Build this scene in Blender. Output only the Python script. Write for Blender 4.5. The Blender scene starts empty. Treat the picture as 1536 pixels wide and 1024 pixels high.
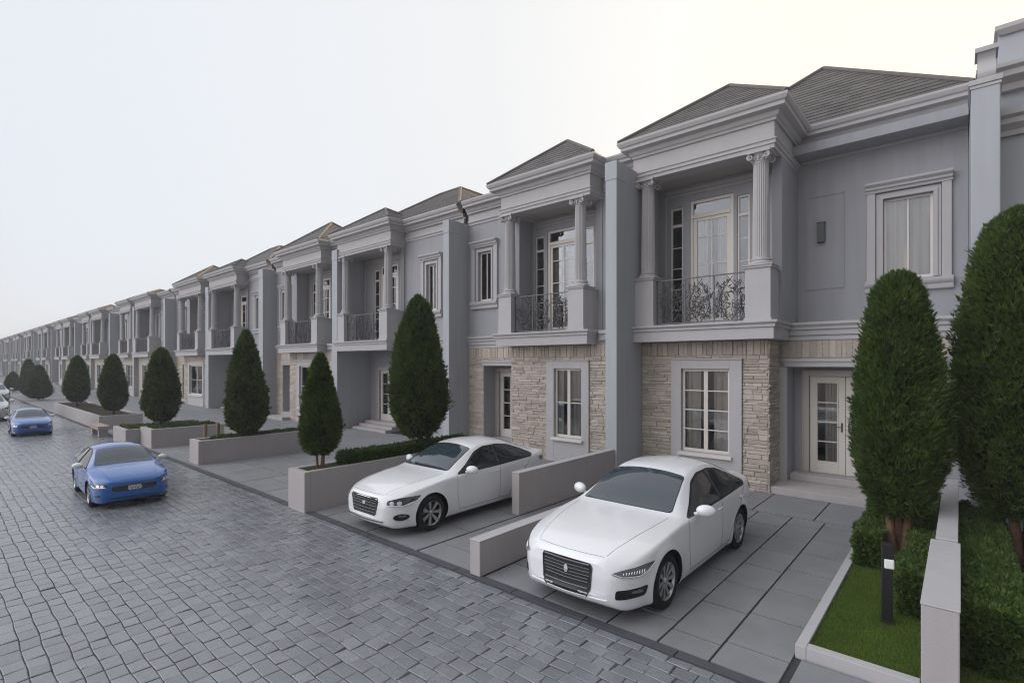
import bpy, math, random
import numpy as np
from mathutils import Vector, Matrix
from mathutils.bvhtree import BVHTree
scene = bpy.context.scene
COL = scene.collection
R = math.radians
PI = math.pi

# ------------------------------------------------------------------ helpers
def tag(o, label=None, cat=None, group=None, kind=None):
    if label: o['label'] = label
    if cat: o['category'] = cat
    if group: o['group'] = group
    if kind: o['kind'] = kind
    return o

def empty(name, loc=(0, 0, 0), rz=0.0):
    o = bpy.data.objects.new(name, None)
    COL.objects.link(o)
    o.location = loc
    o.rotation_euler = (0, 0, rz)
    o.empty_display_size = 0.2
    return o

def link_mesh(name, me, parent=None):
    o = bpy.data.objects.new(name, me)
    COL.objects.link(o)
    if parent is not None:
        o.parent = parent
    return o

def copy_tree(o, parent=None):
    c = o.copy()
    COL.objects.link(c)
    if parent is not None:
        c.parent = parent
    for ch in list(o.children):
        copy_tree(ch, c)
    return c

class MB:
    """collects faces; build() links them as ONE mesh object"""
    def __init__(self):
        self.v = []; self.f = []; self.m = []; self.off = (0, 0, 0)
    def add(self, vs, fs, mi=0):
        b = len(self.v)
        self.v += [tuple(p) for p in vs]
        for q in fs:
            self.f.append(tuple(b + i for i in q)); self.m.append(mi)
    def box(self, x0, x1, y0, y1, z0, z1, mi=0):
        if x0 > x1: x0, x1 = x1, x0
        if y0 > y1: y0, y1 = y1, y0
        if z0 > z1: z0, z1 = z1, z0
        vs = [(x0,y0,z0),(x1,y0,z0),(x1,y1,z0),(x0,y1,z0),(x0,y0,z1),(x1,y0,z1),(x1,y1,z1),(x0,y1,z1)]
        self.add(vs, [(0,3,2,1),(4,5,6,7),(0,1,5,4),(1,2,6,5),(2,3,7,6),(3,0,4,7)], mi)
    def quad(self, a, b, c, d, mi=0):
        self.add([a, b, c, d], [(0, 1, 2, 3)], mi)
    def lathe(self, prof, cx, cy, n=24, mi=0, rfun=None, cap=True):
        b = len(self.v)
        for (r, z) in prof:
            for i in range(n):
                a = 2*PI*i/n
                rr = r*(rfun(a, z) if rfun else 1)
                self.v.append((cx+rr*math.cos(a), cy+rr*math.sin(a), z))
        for k in range(len(prof)-1):
            for i in range(n):
                j = (i+1) % n
                self.f.append((b+k*n+i, b+k*n+j, b+(k+1)*n+j, b+(k+1)*n+i)); self.m.append(mi)
        if cap:
            self.f.append(tuple(b+i for i in range(n))[::-1]); self.m.append(mi)
            t = b+(len(prof)-1)*n
            self.f.append(tuple(t+i for i in range(n))); self.m.append(mi)
    def tube(self, pts, r, n=6, mi=0, cap=True, closed=False):
        P = [Vector(p) for p in pts]
        if len(P) < 2: return
        b = len(self.v); N = len(P)
        up = None
        for i, p in enumerate(P):
            t = (P[min(i+1, N-1)] - P[max(i-1, 0)])
            if t.length < 1e-9: t = Vector((0, 0, 1))
            t.normalize()
            if up is None:
                up = t.orthogonal().normalized()
            else:
                up = up - t*up.dot(t)
                if up.length < 1e-6: up = t.orthogonal()
                up.normalize()
            w = t.cross(up)
            rr = r[i] if isinstance(r, (list, tuple)) else r
            for k in range(n):
                a = 2*PI*k/n
                q = p + up*(rr*math.cos(a)) + w*(rr*math.sin(a))
                self.v.append(tuple(q))
        for i in range(N-1):
            for k in range(n):
                j = (k+1) % n
                self.f.append((b+i*n+k, b+i*n+j, b+(i+1)*n+j, b+(i+1)*n+k)); self.m.append(mi)
        if cap:
            self.f.append(tuple(b+k for k in range(n))[::-1]); self.m.append(mi)
            self.f.append(tuple(b+(N-1)*n+k for k in range(n))); self.m.append(mi)
    def sweep(self, path, prof, mi=0):
        """profile (outward, z) swept along plan path; outward is to the right of the travel direction"""
        N = len(path); b = len(self.v); M = len(prof)
        for i in range(N):
            ts = []
            if i > 0: ts.append((path[i][0]-path[i-1][0], path[i][1]-path[i-1][1]))
            if i < N-1: ts.append((path[i+1][0]-path[i][0], path[i+1][1]-path[i][1]))
            ns = []
            for t in ts:
                l = math.hypot(*t); ns.append((t[1]/l, -t[0]/l))
            nx = sum(n[0] for n in ns); ny = sum(n[1] for n in ns)
            l = math.hypot(nx, ny); nx /= l; ny /= l
            k = 1/max(0.3, nx*ns[0][0]+ny*ns[0][1])
            for (o, z) in prof:
                self.v.append((path[i][0]+nx*k*o, path[i][1]+ny*k*o, z))
        for i in range(N-1):
            for j in range(M):
                q = (j+1) % M
                self.f.append((b+i*M+j, b+(i+1)*M+j, b+(i+1)*M+q, b+i*M+q)); self.m.append(mi)
        self.f.append(tuple(b+j for j in range(M))); self.m.append(mi)
        self.f.append(tuple(b+(N-1)*M+j for j in range(M))[::-1]); self.m.append(mi)
    def ball(self, c, rx, ry, rz, nu=12, nv=8, mi=0):
        b = len(self.v)
        for j in range(nv+1):
            ph = -PI/2+PI*j/nv
            for i in range(nu):
                a = 2*PI*i/nu
                self.v.append((c[0]+rx*math.cos(ph)*math.cos(a), c[1]+ry*math.cos(ph)*math.sin(a), c[2]+rz*math.sin(ph)))
        for j in range(nv):
            for i in range(nu):
                k = (i+1) % nu
                self.f.append((b+j*nu+i, b+j*nu+k, b+(j+1)*nu+k, b+(j+1)*nu+i)); self.m.append(mi)
    def mesh(self, name, mats, smooth=False):
        me = bpy.data.meshes.new(name)
        me.from_pydata(self.v, [], self.f)
        if not isinstance(mats, (list, tuple)): mats = [mats]
        for m in mats: me.materials.append(m)
        if len(mats) > 1: me.polygons.foreach_set('material_index', self.m)
        if smooth: me.polygons.foreach_set('use_smooth', [True]*len(me.polygons))
        me.update()
        return me
    def build(self, name, mats, parent=None, smooth=False, bevel=0.0, fix=True):
        me = self.mesh(name, mats, smooth)
        if fix:
            import bmesh
            bm = bmesh.new(); bm.from_mesh(me)
            bmesh.ops.recalc_face_normals(bm, faces=bm.faces)
            bm.to_mesh(me); bm.free()
        o = link_mesh(name, me, parent)
        if bevel > 0:
            bv = o.modifiers.new('edge', 'BEVEL'); bv.width = bevel; bv.segments = 2; bv.limit_method = 'ANGLE'; bv.angle_limit = R(35)
            bv.harden_normals = False
        if smooth:
            me.set_sharp_from_angle(angle=R(38))
        return o

# ------------------------------------------------------------------ materials
def mat(name, color, rough=0.7, spec=0.5, metal=0.0, noise=0.0, nscale=6.0, bump=0.0, bscale=60.0, coat=0.0,
        island=0.0, tint=None, rough_var=0.0, streak=0.0):
    m = bpy.data.materials.new(name); m.use_nodes = True
    nt = m.node_tree; N = nt.nodes; L = nt.links
    b = N['Principled BSDF']
    b.inputs['Base Color'].default_value = (*color, 1)
    b.inputs['Roughness'].default_value = rough
    b.inputs['Specular IOR Level'].default_value = spec
    b.inputs['Metallic'].default_value = metal
    b.inputs['Coat Weight'].default_value = coat
    if coat: b.inputs['Coat Roughness'].default_value = 0.03
    tc = N.new('ShaderNodeTexCoord')
    src = None
    def mul(prev, fac_socket, lo, hi):
        mr = N.new('ShaderNodeMapRange'); mr.inputs['To Min'].default_value = lo; mr.inputs['To Max'].default_value = hi
        L.new(fac_socket, mr.inputs['Value'])
        mx = N.new('ShaderNodeVectorMath'); mx.operation = 'SCALE'
        if prev is None: mx.inputs[0].default_value = color
        else: L.new(prev, mx.inputs[0])
        L.new(mr.outputs['Result'], mx.inputs['Scale'])
        return mx.outputs['Vector']
    if tint is not None:
        gi = N.new('ShaderNodeNewGeometry')
        mx = N.new('ShaderNodeMix'); mx.data_type = 'RGBA'
        mx.inputs['A'].default_value = (*color, 1); mx.inputs['B'].default_value = (*tint, 1)
        L.new(gi.outputs['Random Per Island'], mx.inputs['Factor'])
        src = mx.outputs['Result']
    if island > 0:
        gi = N.new('ShaderNodeNewGeometry')
        src = mul(src, gi.outputs['Random Per Island'], 1-island, 1+island)
    if noise > 0:
        nz = N.new('ShaderNodeTexNoise'); nz.inputs['Scale'].default_value = nscale; nz.inputs['Detail'].default_value = 6
        nz.inputs['Roughness'].default_value = 0.6
        L.new(tc.outputs['Object'], nz.inputs['Vector'])
        src = mul(src, nz.outputs['Fac'], 1-noise*1.6, 1+noise*1.6)
        if rough_var > 0:
            mr = N.new('ShaderNodeMapRange'); mr.inputs['To Min'].default_value = rough-rough_var; mr.inputs['To Max'].default_value = rough+rough_var
            L.new(nz.outputs['Fac'], mr.inputs['Value']); L.new(mr.outputs['Result'], b.inputs['Roughness'])
    if streak > 0:
        mp = N.new('ShaderNodeMapping'); mp.inputs['Scale'].default_value = (5, 5, .35)
        L.new(tc.outputs['Object'], mp.inputs['Vector'])
        nz2 = N.new('ShaderNodeTexNoise'); nz2.inputs['Scale'].default_value = 1.6; nz2.inputs['Detail'].default_value = 7
        L.new(mp.outputs['Vector'], nz2.inputs['Vector'])
        src = mul(src, nz2.outputs['Fac'], 1-streak*1.5, 1+streak*1.5)
    if src is not None: L.new(src, b.inputs['Base Color'])
    if bump > 0:
        nb = N.new('ShaderNodeTexNoise'); nb.inputs['Scale'].default_value = bscale; nb.inputs['Detail'].default_value = 5
        L.new(tc.outputs['Object'], nb.inputs['Vector'])
        bp = N.new('ShaderNodeBump'); bp.inputs['Strength'].default_value = bump; bp.inputs['Distance'].default_value = 0.02
        L.new(nb.outputs['Fac'], bp.inputs['Height']); L.new(bp.outputs['Normal'], b.inputs['Normal'])
    return m

def glass_mat(name, tint, refl=0.06, rough=0.01, trans=0.85):
    m = bpy.data.materials.new(name); m.use_nodes = True
    nt = m.node_tree; N = nt.nodes; L = nt.links
    N.remove(N['Principled BSDF'])
    out = N['Material Output']
    tr = N.new('ShaderNodeBsdfTransparent'); tr.inputs['Color'].default_value = (*[t*trans for t in tint], 1)
    gl = N.new('ShaderNodeBsdfGlossy'); gl.inputs['Roughness'].default_value = rough; gl.inputs['Color'].default_value = (.95, .97, 1, 1)
    fr = N.new('ShaderNodeFresnel'); fr.inputs['IOR'].default_value = 1.5
    mul = N.new('ShaderNodeMath'); mul.operation = 'ADD'; mul.inputs[1].default_value = refl; mul.use_clamp = True
    L.new(fr.outputs['Fac'], mul.inputs[0])
    tc = N.new('ShaderNodeTexCoord')
    nz = N.new('ShaderNodeTexNoise'); nz.inputs['Scale'].default_value = 1.3; nz.inputs['Detail'].default_value = 1
    L.new(tc.outputs['Object'], nz.inputs['Vector'])
    bp = N.new('ShaderNodeBump'); bp.inputs['Strength'].default_value = 0.06; bp.inputs['Distance'].default_value = 0.05
    L.new(nz.outputs['Fac'], bp.inputs['Height']); L.new(bp.outputs['Normal'], gl.inputs['Normal'])
    mix = N.new('ShaderNodeMixShader')
    L.new(mul.outputs[0], mix.inputs['Fac']); L.new(tr.outputs[0], mix.inputs[1]); L.new(gl.outputs[0], mix.inputs[2])
    L.new(mix.outputs[0], out.inputs['Surface'])
    return m

M = {}
M['wall'] = mat('painted render', (.330, .330, .350), .8, .3, noise=.05, nscale=1.2, bump=.12, bscale=120, streak=.085)
M['trim'] = mat('painted moulding', (.435, .42, .422), .7, .35, noise=.05, nscale=2.5, bump=.05, bscale=90, streak=.035)
M['fin'] = mat('pale painted render', (.40, .41, .435), .8, .3, noise=.05, nscale=1.0, bump=.10, bscale=130, streak=.085)
M['soffit'] = mat('soffit paint', (.40, .37, .34), .8, .3, noise=.03)
M['stone'] = mat('ledge stone', (.40, .345, .295), .9, .2, noise=.12, nscale=14, bump=.8, bscale=38, tint=(.50, .435, .37), island=.06)
M['mortar'] = mat('stone backing', (.12, .10, .088), .95, .1, noise=.1)
M['frame'] = mat('cream window paint', (.66, .615, .56), .45, .5, noise=.03)
M['door'] = mat('taupe door paint', (.47, .43, .39), .5, .5, noise=.04)
M['glass'] = glass_mat('window glass', (.90, .91, .92), .02, .01, .95)
M['curtain'] = mat('curtain cloth', (.50, .455, .39), .95, .1, noise=.08)
M['tile'] = mat('roof tile', (.066, .059, .056), .6, .5, noise=.12, nscale=8, bump=.25, bscale=50, tint=(.098, .086, .079), island=.12)
M['ridge'] = mat('ridge cap', (.13, .118, .11), .75, .3, noise=.1, nscale=6)
M['iron'] = mat('wrought iron', (.095, .092, .096), .40, .5, metal=.35, noise=.15, nscale=30)
M['fixture'] = mat('lamp housing', (.055, .058, .06), .45, .5, noise=.08)
M['concrete'] = mat('rendered concrete', (.40, .370, .365), .85, .25, noise=.06, nscale=1.6, bump=.14, bscale=80, streak=.05)
M['wallcap'] = mat('pale coping', (.43, .415, .42), .8, .3, noise=.06, nscale=4, bump=.08, bscale=80)
M['soil'] = mat('soil', (.035, .028, .02), .95, .1, noise=.3, nscale=10)
M['bark'] = mat('bark', (.15, .085, .055), .9, .15, noise=.35, nscale=14, bump=.6, bscale=30, streak=.3)
M['stake'] = mat('weathered wood', (.23, .17, .12), .9, .15, noise=.2, nscale=12)
M['room'] = mat('dim room', (.10, .095, .09), .9, .1)

def leaf_mat(name, dark, light, trans=.25):
    m = bpy.data.materials.new(name); m.use_nodes = True
    nt = m.node_tree; N = nt.nodes; L = nt.links
    b = N['Principled BSDF']
    b.inputs['Roughness'].default_value = .55; b.inputs['Specular IOR Level'].default_value = .25
    gi = N.new('ShaderNodeNewGeometry')
    tc = N.new('ShaderNodeTexCoord'); nz = N.new('ShaderNodeTexNoise'); nz.inputs['Scale'].default_value = 3.2; nz.inputs['Detail'].default_value = 3
    L.new(tc.outputs['Object'], nz.inputs['Vector'])
    ad = N.new('ShaderNodeMath'); ad.operation = 'MULTIPLY_ADD'; ad.inputs[1].default_value = .55
    L.new(gi.outputs['Random Per Island'], ad.inputs[0])
    mr = N.new('ShaderNodeMapRange'); mr.inputs['From Min'].default_value = .3; mr.inputs['From Max'].default_value = .7; mr.inputs['To Min'].default_value = -.05; mr.inputs['To Max'].default_value = .5
    L.new(nz.outputs['Fac'], mr.inputs['Value']); L.new(mr.outputs['Result'], ad.inputs[2])
    mx = N.new('ShaderNodeMix'); mx.data_type = 'RGBA'; mx.inputs['A'].default_value = (*dark, 1); mx.inputs['B'].default_value = (*light, 1)
    L.new(ad.outputs[0], mx.inputs['Factor']); L.new(mx.outputs['Result'], b.inputs['Base Color'])
    tl = N.new('ShaderNodeBsdfTranslucent'); L.new(mx.outputs['Result'], tl.inputs['Color'])
    ms = N.new('ShaderNodeMixShader'); ms.inputs['Fac'].default_value = trans
    L.new(b.outputs[0], ms.inputs[1]); L.new(tl.outputs[0], ms.inputs[2]); L.new(ms.outputs[0], N['Material Output'].inputs['Surface'])
    return m
M['leaf'] = leaf_mat('evergreen leaf', (.024, .047, .010), (.108, .160, .030))
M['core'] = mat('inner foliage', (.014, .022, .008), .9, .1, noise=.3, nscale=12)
M['hedge'] = leaf_mat('hedge leaf', (.036, .070, .014), (.115, .175, .036))
M['grass'] = leaf_mat('lawn blade', (.085, .145, .018), (.175, .255, .038), .3)
M['turf'] = mat('turf base', (.040, .062, .016), .95, .1, noise=.25, nscale=9)
# ------------------------------------------------------------------ townhouses
def rect_holes(mb, x0, x1, z0, z1, y, holes, depth, mi=0, back=True):
    """wall facing -y with rectangular openings and their reveals"""
    xs = sorted(set([x0, x1] + [v for h in holes for v in h[:2]]))
    zs = sorted(set([z0, z1] + [v for h in holes for v in h[2:]]))
    for i in range(len(xs)-1):
        for j in range(len(zs)-1):
            cx = (xs[i]+xs[i+1])/2; cz = (zs[j]+zs[j+1])/2
            if any(h[0] < cx < h[1] and h[2] < cz < h[3] for h in holes): continue
            mb.quad((xs[i], y, zs[j]), (xs[i+1], y, zs[j]), (xs[i+1], y, zs[j+1]), (xs[i], y, zs[j+1]), mi)
            if back:
                mb.quad((xs[i], y+depth, zs[j]), (xs[i], y+depth, zs[j+1]), (xs[i+1], y+depth, zs[j+1]), (xs[i+1], y+depth, zs[j]), mi)
    for (a, b, c, d) in holes:
        mb.quad((a, y, c), (a, y, d), (a, y+depth, d), (a, y+depth, c), mi)
        mb.quad((b, y, c), (b, y+depth, c), (b, y+depth, d), (b, y, d), mi)
        mb.quad((a, y, d), (b, y, d), (b, y+depth, d), (a, y+depth, d), mi)
        mb.quad((a, y, c), (a, y+depth, c), (b, y+depth, c), (b, y, c), mi)

def stones(mb, mapf, u0, u1, z0, z1, holes, rng, big=1.0, soldier=None):
    """dry-stacked ledge stone: mapf(u, out, z) -> world"""
    def block(a, b, c, d):
        o = rng.uniform(.014, .036)
        g = .0025
        a += g; b -= g; c += g; d -= g
        if b-a < .02 or d-c < .015: return
        bev = min(.010, (d-c)*.25)
        j = lambda: rng.uniform(-.007, .007)
        vs = [mapf(a, 0, c), mapf(b, 0, c), mapf(b, 0, d), mapf(a, 0, d),
              mapf(a, o-bev, c), mapf(b, o-bev, c), mapf(b, o-bev, d), mapf(a, o-bev, d),
              mapf(a+bev, o+j(), c+bev+j()*.5), mapf(b-bev, o+j(), c+bev+j()*.5), mapf(b-bev, o+j(), d-bev+j()*.5), mapf(a+bev, o+j(), d-bev+j()*.5)]
        fs = []
        for k in range(4):
            q = (k+1) % 4
            fs += [(k, q, 4+q, 4+k), (4+k, 4+q, 8+q, 8+k)]
        fs.append((8, 9, 10, 11))
        mb.add(vs, fs)
    def clip(a, b, c, d):
        segs = [(a, b)]
        for h in holes:
            if h[2] < d-.01 and h[3] > c+.01:
                ns = []
                for (p, q) in segs:
                    if h[1] <= p or h[0] >= q: ns.append((p, q)); continue
                    if h[0] > p: ns.append((p, h[0]))
                    if h[1] < q: ns.append((h[1], q))
                segs = ns
        for (p, q) in segs: block(p, q, c, d)
    z = z0
    zt = soldier if soldier else z1
    while z < zt-.01:
        h = rng.uniform(.055, .115)*big
        if z+h > zt-.05: h = zt-z
        # snap to hole edges so that stones end cleanly
        for hh in holes:
            for e in hh[2:]:
                if z < e-.012 < z+h+.03 and abs(z+h-e) < .05: h = e-z
        u = u0 - rng.uniform(0, .2)
        while u < u1:
            l = rng.uniform(.16, .55)*big
            a, b = max(u, u0), min(u+l, u1)
            if b-a > .02:
                if h > .09*big and rng.random() < .35:
                    clip(a, b, z, z+h*.5); clip(a, b, z+h*.5, z+h)
                else: clip(a, b, z, z+h)
            u += l
        z += h
    if soldier:
        u = u0
        while u < u1-.02:
            l = rng.uniform(.07, .15)*big
            clip(u, min(u+l, u1), soldier, z1)
            u += l

def window(parent, x0, x1, z0, z1, y, cols, rows, name='window', bar=.055, mm='frame', curtain='both', seed=0, lod=2, mid=None):
    """glazed frame facing -y: mesh frame > pane, curtain"""
    mb = MB(); d = .06
    mb.box(x0, x0+bar, y, y+d, z0, z1); mb.box(x1-bar, x1, y, y+d, z0, z1)
    mb.box(x0+bar, x1-bar, y, y+d, z0, z0+bar*1.2); mb.box(x0+bar, x1-bar, y, y+d, z1-bar, z1)
    ix0, ix1, iz0, iz1 = x0+bar, x1-bar, z0+bar*1.2, z1-bar
    mw = .016
    for c in range(1, cols):
        xc = ix0+(ix1-ix0)*c/cols
        w = (.045 if mid else mw)
        mb.box(xc-w, xc+w, y+(.0 if mid else .012), y+d-.012, iz0, iz1)
        if mid: mb.box(xc-.006, xc+.006, y-.008, y, iz0+.02, iz1-.02)
    for r in range(1, rows):
        zc = iz0+(iz1-iz0)*r/rows
        segs = [(ix0+(ix1-ix0)*c/cols, ix0+(ix1-ix0)*(c+1)/cols) for c in range(cols)]
        for (a, b) in segs:
            w = (.045 if mid else mw)
            mb.box(a+(w if a > ix0+.01 else 0), b-(w if b < ix1-.01 else 0), y+.015, y+d-.015, zc-.012, zc+.012)
    w = mb.build(name, M[mm], parent, bevel=.006 if lod >= 2 else 0)
    g = MB(); g.box(ix0+.001, ix1-.001, y+.030, y+.034, iz0+.001, iz1-.001)
    g.build('pane', M['glass'], w)
    if curtain and lod >= 1:
        rng = random.Random(seed)
        c = MB()
        W = ix1-ix0
        spans = {'both': [(0, .34), (.66, 1)], 'half': [(.0, .2), (.52, 1)], 'full': [(0, .47), (.53, 1)], 'one': [(.62, 1)]}[curtain]
        for (a, b) in spans:
            n = max(6, int((b-a)*W/.025)); ph = rng.uniform(0, 6)
            pts = []
            for i in range(n+1):
                t = i/n
                pts.append((ix0+W*(a+(b-a)*t), y+.11+.024*math.sin(ph+t*(b-a)*W*42)+.01*math.sin(ph+t*17)))
            for i in range(n):
                (xa, ya), (xb, yb) = pts[i], pts[i+1]
                c.quad((xa, ya, iz0), (xb, yb, iz0), (xb, yb, iz1+.03), (xa, ya, iz1+.03))
        c.build('curtain', M['curtain'], w, smooth=True, fix=False)
    return w

def tile_face(mb, a, b, c, d, rng, course=.21, tilew=.30, lod=2):
    """roof slope: eave edge a-b, top edge d-c (d above a), laid in lapped courses"""
    a, b, c, d = Vector(a), Vector(b), Vector(c), Vector(d)
    n = (b-a).cross(d-a).normalized()
    if n.z < 0: n = -n
    L = max(((c+d)/2-(a+b)/2).length, .1)
    k = max(2, int(L/course))
    for i in range(k):
        t0 = i/k; t1 = min(1, (i+1.25)/k)
        p0, p1 = a.lerp(d, t0), b.lerp(c, t0); q0, q1 = a.lerp(d, t1), b.lerp(c, t1)
        w = (p1-p0).length
        m = max(1, int(w/tilew)) if lod >= 2 else max(1, int(w/(tilew*3)))
        sh = .5/m if (i % 2) else 0
        cuts = [0]+[j/m+sh for j in range(1 if not sh else 0, m) if 0.02 < j/m+sh < .98]+[1]
        for j in range(len(cuts)-1):
            s0, s1 = cuts[j], cuts[j+1]
            h = .018+rng.uniform(-.002, .002)
            g = 0
            A = p0.lerp(p1, s0+g)+n*h; B = p0.lerp(p1, s1-g)+n*h
            C = q0.lerp(q1, s1-g)+n*.004; D = q0.lerp(q1, s0+g)+n*.004
            A2 = p0.lerp(p1, s0+g); B2 = p0.lerp(p1, s1-g)
            mb.add([A, B, C, D, A2, B2], [(0, 1, 2, 3), (4, 5, 1, 0)])

CORN = [(0, 0), (.05, 0), (.06, .05), (.10, .07), (.14, .15), (.29, .18), (.29, .25), (.33, .27), (.37, .34), (.37, .385), (0, .385)]
def prof(z0, s=1.0, so=1.0, base=0):
    return [(base+o*so, z0+z*s) for (o, z) in CORN]

def volute(mb, c, ax, r, sgn, n=22, thick=.022):
    """spiral scroll in the plane spanned by ax (unit, horizontal) and z"""
    pts = []; rad = []
    for i in range(n+1):
        t = i/n
        a = t*PI*3.3
        rr = r*(1-.86*t)
        pts.append((c[0]+ax[0]*sgn*rr*math.sin(a), c[1]+ax[1]*sgn*rr*math.sin(a), c[2]+rr*math.cos(a)))
        rad.append(thick*(1-.5*t))
    mb.tube(pts, rad, 6)

def column(parent, cx, cy, z0, z1, r, lod):
    n = {2: 160, 1: 64, 0: 10}[lod]
    fl = {2: 24, 1: 16, 0: 0}[lod]
    def flute(a, z):
        if not fl or z < z0+.17 or z > z1-.24: return 1
        return 1-.11*(0.5-0.5*math.cos(a*fl))**1.5
    mb = MB()
    H = z1-z0
    pr = [(r, z0+.14), (r, z0+.168), (r*.99, z0+.172)]+[(r*(1-.13*(k/8)**1.4), z0+.172+(H-.172-.245)*k/8) for k in range(1, 9)]+[(r*.88, z1-.238), (r*.88, z1-.20)]
    mb.lathe(pr, cx, cy, n, rfun=flute)
    col = mb.build('column', M['trim'], parent, smooth=True)
    b = MB()
    m = 32 if lod else 10
    b.lathe([(r*1.35, z0), (r*1.42, z0+.02), (r*1.42, z0+.05), (r*1.32, z0+.07), (r*1.15, z0+.08), (r*1.12, z0+.095), (r*1.22, z0+.11), (r*1.22, z0+.13), (r*1.05, z0+.145)], cx, cy, m)
    b.build('column_base', M['trim'], col, smooth=True)
    c = MB()
    c.lathe([(r*.86, z1-.205), (r*.98, z1-.195), (r*.98, z1-.175), (r*.9, z1-.165), (r*.95, z1-.11), (r*1.15, z1-.06), (r*1.2, z1-.05)], cx, cy, m)
    w = r*1.42
    c.box(cx-w, cx+w, cy-w, cy+w, z1-.05, z1-.001)
    if lod >= 1:
        for sx in (-1, 1):
            for sy in (-1, 1):
                ax = (sx*.7071, sy*.7071)
                e = r*1.28
                volute(c, (cx+ax[0]*e, cy+ax[1]*e, z1-.125), ax, .078, 1, 18 if lod == 2 else 10)
                volute(c, (cx+sx*r*.95, cy+sy*r*1.22, z1-.12), (1, 0), .066, sx, 18 if lod == 2 else 10, .02)
        if lod == 2:
            for k in range(12):
                a = 2*PI*k/12
                px, py = cx+r*1.02*math.cos(a), cy+r*1.02*math.sin(a)
                c.ball((px, py, z1-.135), .026, .026, .045, 8, 6)
    c.build('capital', M['trim'], col, smooth=True)
    return col

def railing(parent, x0, x1, y, z0, z1, rng, lod):
    mb = MB()
    mb.box(x0, x1, y-.02, y+.02, z1-.025, z1)
    mb.box(x0, x1, y-.012, y+.012, z0+.04, z0+.065)
    W = x1-x0
    nb = max(2, int(W/.52))
    for i in range(nb+1):
        x = x0+.02+(W-.04)*i/nb
        mb.box(x-.011, x+.011, y-.011, y+.011, z0, z1-.025)
    if lod == 0:
        k = int(W/.13)
        for i in range(1, k):
            x = x0+W*i/k
            mb.box(x-.012, x+.012, y-.008, y+.008, z0+.065, z1-.03)
        return mb.build('balcony_railing', M['iron'], parent)
    H = z1-z0
    def curl(p, r, a0, turns, sg, rad):
        pts = []; rr = []
        n = 16 if lod == 2 else 8
        for i in range(n+1):
            t = i/n
            a = a0+sg*turns*2*PI*t
            q = r*(1-.8*t)
            pts.append((p[0]+q*math.cos(a), y+.02*math.sin(t*5), p[1]+q*math.sin(a))); rr.append(rad*(1-.3*t))
        mb.tube(pts, rr, 5)
    for i in range(nb):
        xa = x0+.02+(W-.04)*i/nb; xb = x0+.02+(W-.04)*(i+1)/nb
        xm = (xa+xb)/2; w = xb-xa
        for sg in (-1, 1):
            # tall S-stem with branching tendrils
            pts = []
            for k in range(15):
                t = k/14
                pts.append((xm+sg*(.03+.30*w*math.sin(t*PI*1.15)), y+.018*math.sin(t*7+i), z0+.07+(H-.12)*t))
            mb.tube(pts, [.013*(1-.35*k/14) for k in range(15)], 6)
            for k in range(15 if lod == 2 else 6):
                cz = z0+.12+(H-.26)*(k+.3*rng.random())/15.5 if lod == 2 else z0+.12+(H-.26)*(k+.3*rng.random())/7
                cx = xm+sg*w*rng.uniform(.04, .40)
                curl((cx, cz), rng.uniform(.045, .085), rng.uniform(0, 6.3), rng.uniform(.8, 1.5), rng.choice((-1, 1)), .0095)
        if lod == 2:
            for k in range(48):   # forged leaves
                cx = rng.uniform(xa+.03, xb-.03); cz = z0+.14+(H-.28)*rng.random()**.75; a = rng.uniform(0, PI); l = rng.uniform(.035, .07)
                dx, dz = math.cos(a)*l, math.sin(a)*l; nx, nz = -dz*.28, dx*.28
                yy = y+rng.uniform(-.03, .012)
                mb.add([(cx-dx, yy, cz-dz), (cx+nx, yy-.012, cz+nz), (cx+dx, yy, cz+dz), (cx-nx, yy-.012, cz-nz), (cx, yy+.008, cz)],
                       [(0, 1, 4), (1, 2, 4), (2, 3, 4), (3, 0, 4), (0, 3, 2, 1)])
    return mb.build('balcony_railing', M['iron'], parent)

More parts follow.
